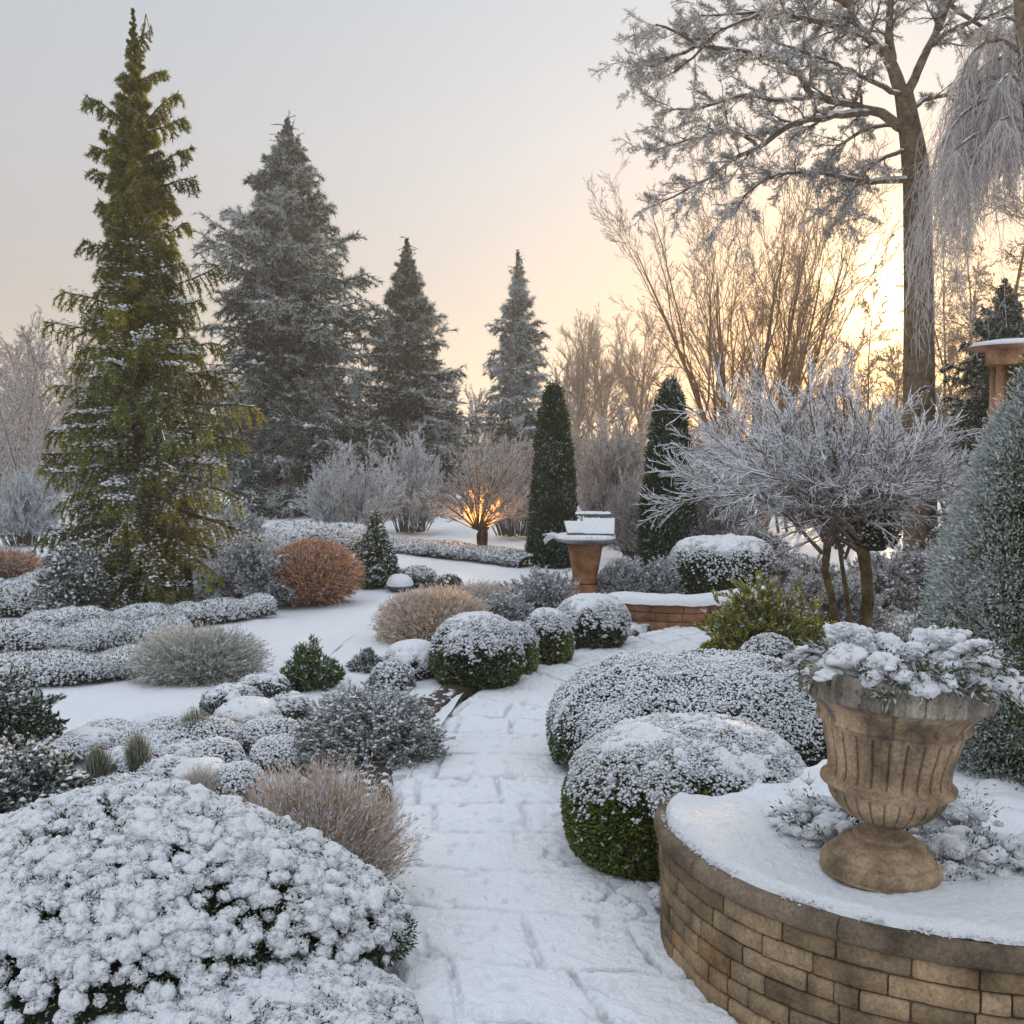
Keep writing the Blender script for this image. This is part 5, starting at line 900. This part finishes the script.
# ---------------------------------------------------------------- the tall leafy frosted tree at right
YB = 16.0; bt0 = W(917, 500, YB); big = thing('tall_frosted_tree', 'tall tree with a thick straight trunk and frosted spreading branches, right', 'tree', (bt0[0], YB, 0)); sB = depth(YB) / F_PX
def rb(px, py, dy=0): return W(px, py, YB + dy) - A([bt0[0], YB, 0])
trunk_px = [(921, 590), (920, 500), (919, 385), (919, 300), (918, 248), (917, 190), (914, 155), (909, 124), (905, 100), (902, 87)]
tb = spline([rb(*p) for p in trunk_px], 30); tr_ = np.interp(np.linspace(0, 1, 30), [0, .3, .65, .8, 1], [17, 14.5, 12.5, 10, 8]) * sB
a = Acc(); tubes(a, tb[None], tr_[None], A([.15, .11, .07]), 20); a.build('trunk', m_bark, big, True)
limb = [([(902, 92), (893, 68), (880, 48), (866, 36), (853, 18), (850, -10), (856, -50)], 6.5, 0, 3.0), ([(900, 95), (892, 60), (889, 20), (893, -20), (890, -60)], 5.5, .3, 2.6), ([(906, 100), (916, 74), (930, 45), (943, 18), (954, -10), (975, -60)], 5, -.2, 2.4),
    ([(908, 130), (893, 122), (880, 112), (866, 110), (845, 102), (811, 95), (795, 66), (768, 58), (745, 52), (720, 48), (695, 43), (672, 30), (655, 24)], 5.5, .0, 1.2), ([(868, 112), (850, 113), (832, 116), (806, 121), (782, 130), (757, 149), (733, 159), (715, 175), (690, 188), (662, 202)], 4.5, -.6, 1.0),
    ([(912, 180), (890, 180), (866, 182), (832, 174), (800, 172), (774, 175), (750, 190), (733, 215)], 4, -1.0, 1.0), ([(886, 50), (862, 34), (832, 25), (800, 18), (765, 12), (730, 14), (700, 16)], 4, .8, 1.0), ([(904, 96), (870, 80), (840, 66), (800, 50), (770, 40)], 3, -1.3, 1),
    ([(912, 108), (930, 98), (948, 97), (975, 110), (1000, 112)], 3, .5, 1), ([(935, 40), (965, 24), (1000, 12), (1040, -10)], 3, -.4, 1), ([(852, 8), (820, -10), (780, -18), (740, -20)], 3.5, .2, 1), ([(908, 150), (880, 160), (850, 190), (840, 220)], 2.5, -.6, 1), ([(908, 125), (870, 128), (835, 150), (830, 175)], 2.5, .8, 1), ([(812, 96), (780, 100), (740, 96), (700, 108), (668, 110)], 2.8, .5, 1), ([(950, 5), (985, 30), (1015, 60), (1040, 70)], 2.5, .6, 1), ([(893, -10), (860, -20), (820, 0), (800, 30)], 2.5, 1.2, 1), ([(760, 148), (730, 130), (690, 140), (655, 150)], 2.2, .4, 1), ([(700, 45), (675, 55), (650, 60), (634, 62)], 2, -.3, 1), ([(760, 14), (720, 30), (690, 60), (660, 80)], 2, .9, 1)]
a = Acc(); LPs = []; RPs = []
for pts, r0, dy, r1 in limb:
    m = len(pts); dd = np.linspace(0, dy, m); q = spline([rb(p[0], p[1], d_) for p, d_ in zip(pts, dd)], 20); rr_ = np.linspace(r0, r1 * .8, 20) * sB; q = q + rng.normal(size=q.shape) * .008; tubes(a, q[None], rr_[None], A([.17, .125, .085]), 9, .85, SNOW * .9, .35); LPs.append(q); RPs.append(rr_)
a.build('limbs', m_bark, big, True); LPs = A(LPs); RPs = A(RPs)
fullen = np.linalg.norm(np.diff(LPs, axis=1), axis=-1).sum(1)
K1 = []; KR1 = []
for i in range(len(LPs)):
    m = int(5 + fullen[i] * 8); q, r_ = kids(LPs[i:i + 1], RPs[i:i + 1] * .8, m, .22 if i > 2 else .35, 1.0, .8, 1, 7, .12, (0, 0, .0), fall=.0, rr=.5, taper=.3, flat=.55)
    ln = np.linalg.norm(q[:, -1] - q[:, 0], axis=1); tgt = rng.uniform(.2, .75, len(q)); q = q[:, :1] + (q - q[:, :1]) * (tgt / ln)[:, None, None]; K1.append(q); KR1.append(r_)
K1 = np.concatenate(K1); KR1 = np.clip(np.concatenate(KR1), .005, .03); a = Acc(); b = Acc(); BKB = A([.15, .11, .08]); tubes(a, K1, KR1, BKB, 4, .5, RIME, .1)
K2, KR2 = kids(K1, KR1, 8, .15, 1, .7, .5, 5, .12, (0, 0, -.03), fall=.4, rr=.6, flat=.4); KR2 = np.maximum(KR2, .004); tubes(a, K2, KR2, BKB, 3, .7, RIME, 0); a.build('branches', m_twig, big)
q, T_ = along(K2, rng.uniform(.05, 1, (len(K2), 34))); q = q.reshape(-1, 3); T_ = T_.reshape(-1, 3); N_ = len(q); q = q + rng.normal(size=(N_, 3)) * .008; rd = rand_unit(N_); D = norm(T_ * .9 + rd + A([0, 0, .1])); C = pick(N_, [((.13, .13, .11), 3), ((.28, .25, .19), 2), ((.12, .12, .09), 2)]); C = frost_mix(C, rng.random(N_) < .82 + (vnoise(q, 1.2, 3, 2) - .5) * .7, A([.66, .66, .66]))
print('big tree leaves', N_); blades(b, q, D, .060 * rng.uniform(.6, 1.3, N_), .012, C); b.build('foliage', m_needle, big)
k = rng.random(N_) < .02; a = Acc(); puffs(a, q[k], rng.uniform(.012, .03, k.sum()), SNOW, 0, .3, squash=.7, stretch=.5); a.build('snow_cover', m_snowfine, big, True)

# weeping frosted birch at the right edge
YW = 14.5; w0 = W(1040, 500, YW); wb = thing('weeping_birch', 'weeping tree with long hanging curtains of frosted twigs, top right corner', 'tree', (w0[0], YW, 0)); sW = depth(YW) / F_PX
def rw(px, py, dy=0): return W(px, py, YW + dy) - A([w0[0], YW, 0])
tb = spline([rw(1046, 590), rw(1042, 400), rw(1038, 250), rw(1030, 120), rw(1022, 40), rw(1015, -60)], 20); a = Acc(); tubes(a, tb[None], (np.linspace(10, 4, 20) * sW)[None], A([.22, .16, .11]), 12); a.build('trunk', m_bark, wb, True)
arch = [([(1034, 150), (1000, 100), (968, 110), (950, 130)], -.4), ([(1034, 120), (1005, 80), (975, 85), (950, 110)], .5), ([(1032, 160), (1000, 130), (975, 135), (955, 150)], -.8), ([(1030, 60), (1000, 40), (975, 50), (962, 75)], 0), ([(1030, 90), (1010, 60), (990, 62), (975, 75)], .8), ([(1034, 180), (1010, 140), (985, 145), (968, 160)], .3), ([(1030, 130), (1060, 90), (1090, 100)], 0), ([(1034, 140), (1015, 118), (1000, 120)], -.9), ([(1030, 50), (1015, 20), (995, 20)], .4), ([(1034, 150), (1004, 108), (964, 118), (942, 142)], .1), ([(1034, 100), (1012, 75), (998, 85)], -.5)]
ar = A([spline([rw(p[0], p[1], dy * i / (len(pts) - 1)) for i, p in enumerate(pts)], 14) for pts, dy in arch]); a = Acc(); tubes(a, ar, np.linspace(3, 1, 14)[None] * sW, A([.2, .15, .11]), 6, .7, RIME); a.build('limbs', m_bark, wb, True)
n_ = 85; q, T_ = along(ar, rng.uniform(.12, 1, (len(ar), n_))); q = q.reshape(-1, 3); xk = q[:, 0] / sW; ln = rng.uniform(.3, 1.0, len(q)) * np.interp(q[:, 0], [rw(935, 100)[0], rw(945, 100)[0], rw(965, 100)[0], rw(985, 100)[0], rw(1040, 100)[0]], [1.6, 3.6, 2.6, 1.3, 1.1])
K = poly(q, norm(T_.reshape(-1, 3) * .25 + rand_unit(len(q)) * .3 + A([0, 0, -.3])), ln, 10, .13, (0, 0, -.22), (0, 0, -.5)); a = Acc(); KR = np.linspace(.004, .002, 11)[None] * np.ones((len(K), 1)); tubes(a, K, KR, A([.58, .55, .54]), 3, .8, RIME); K2, KR2 = kids(K, KR, 22, .1, 1, .75, .13, 4, .15, (0, 0, -.22), rr=.7, fall=.2); C = np.where(rng.random((len(K2), 1)) < .7, A([.64, .61, .60]) * rng.uniform(.7, 1.1, (len(K2), 1)), A([.28, .2, .15])); tubes(a, K2, np.maximum(KR2, .0022), C, 3); a.build('twigs', m_twig, wb)
# back-lit trees at the right edge
for lb, x, yt, Y, st, r_ in (('straight-stemmed bare tree glowing in the sunrise at the right edge', 1000, 60, 24, 1, .14), ('thin bare tree with side twigs just right of the tall trunk', 962, 130, 26, 2, .07), ('bare tree with fine twigs left of the tall trunk, near the sun', 868, 285, 28, 2, .06), ('backlit bare tree beyond the weeping curtains, right edge', 1035, 120, 21, 2, .10), ('low bushy bare tree against the sun between the tall trunk and the straight-stemmed one', 978, 235, 25, 4, .05), ('small bushy bare tree right beside the sun glow, left of the tall trunk', 888, 318, 24, 4, .05)):
    zt = W(x, yt, Y)[2]; b = W(x, 500, Y); bare_tree('backlit_tree', lb, (b[0], Y, 0), zt * .95, r_, [(30, .15, 1.1, .24, 6), (12, .12, .7, .42, 5), (9, .12, .6, .45, 3), (3, .2, .5, .5, 2)], stems=st, lean=.15, frost=.2, bark=(.32, .21, .10), base_spread=.2, group='bare trees against the sunrise', upb=.03)
l, H, r = pxprof(932, 1062, 278, 560, 15.2); conifer('dark_conifer', 'dark green evergreen mass behind the terracotta pedestal', l, H, lambda u: r * (1 - u ** 4) * 1.0, 190, .5, None, [((.03, .05, .02), 3), ((.06, .08, .025), 2)], .22, .04, .5, .09, snow=.4, bit=.02, m1=14, nn_=34, L_=.07, Wd=.02, seed=22)
# ---------------------------------------------------------------- far wood as one hazy mass
a = Acc()
def far_tree(px, Y, H, wd, dens):
    c = A([W(px, 480, Y)[0], Y, 0]); n = 3; S = c + rng.normal(size=(n, 3)) * A([.6, .6, 0]); P = poly(S, A([[0, 0, 1.0]]).repeat(n, 0) + rng.normal(size=(n, 3)) * .12, H * rng.uniform(.8, 1, n), 8, .05); R = np.linspace(.12, .04, 9)[None] * np.ones((n, 1)); BKF = A([.20, .15, .12]); tubes(a, P, R, BKF, 4)
    K, KR = kids(P, R, 14, .15, 1, .6, .4, 5, .1, (0, 0, .03), rr=.5, fall=.5); tubes(a, K, KR, BKF, 3, .5, FROST); K2, KR2 = kids(K, KR, 8, .15, 1, .6, .45, 4, .1, (0, 0, .03)); tubes(a, K2, np.maximum(KR2, .012), BKF * 1.2, 3, .6, FROST)
    K3, KR3 = kids(K2, KR2, dens, .15, 1, .6, .45, 3, .1); C = np.where(rng.random((len(K3), 1)) < .5, FROST, BKF * 1.3); tubes(a, K3, np.full((len(K3), 1), .012), C, 3)
for px in np.arange(-120, 1200, 42):
    yt = 400 + 35 * math.sin(px * .021) + rng.uniform(-18, 18); 
    if px < 120: yt = 345 + rng.uniform(-18, 18)
    if 430 < px < 520: yt = 378 + rng.uniform(-12, 12)
    Y = rng.uniform(52, 72); far_tree(px + rng.uniform(-15, 15), Y, W(px, yt, Y)[2], 3, 7)
kind(a.build('distant_wood', m_twig), 'stuff')
a = Acc(); 
for px in np.arange(-160, 1240, 26):
    Y = rng.uniform(40, 50); c = A([W(px, 480, Y)[0], Y, 0]); n = 3600; h = rng.uniform(1.6, 3.2); d = rand_unit(n); d[:, 2] = np.abs(d[:, 2]); rr = rng.uniform(.5, 1, n)[:, None]; q = c + d * rr * A([1.4, 1.2, h]); C = pick(n, GREY + DARK + [((.22, .17, .14), 4)]); C = frost_mix(C, rng.random(n) < .55, FROST); blades(a, q, norm(d + rand_unit(n)), .22 * rng.uniform(.5, 1.2, n), .045, C)
kind(a.build('undergrowth', m_leaf), 'stuff')
# ---------------------------------------------------------------- haze
HAZE = 0.0022
if HAZE > 0:
    hz = bpy.data.materials.new('haze'); hz.use_nodes = True; t = hz.node_tree; t.nodes.clear(); o = nn(t, 'ShaderNodeOutputMaterial'); pv = nn(t, 'ShaderNodeVolumePrincipled'); pv.inputs['Color'].default_value = (.93, .93, .95, 1); pv.inputs['Density'].default_value = HAZE; pv.inputs['Anisotropy'].default_value = .4; t.links.new(pv.outputs[0], o.inputs['Volume'])
    a = Acc(); g = A([[x, y, z] for x in (-325, 325) for y in (-8, 345) for z in (-1.3, 14)], float); a.add(g, A([[0, 1, 3, 2], [4, 6, 7, 5], [0, 4, 5, 1], [2, 3, 7, 6], [0, 2, 6, 4], [1, 5, 7, 3]]), A([1, 1, 1])); kind(a.build('haze', hz), 'stuff')
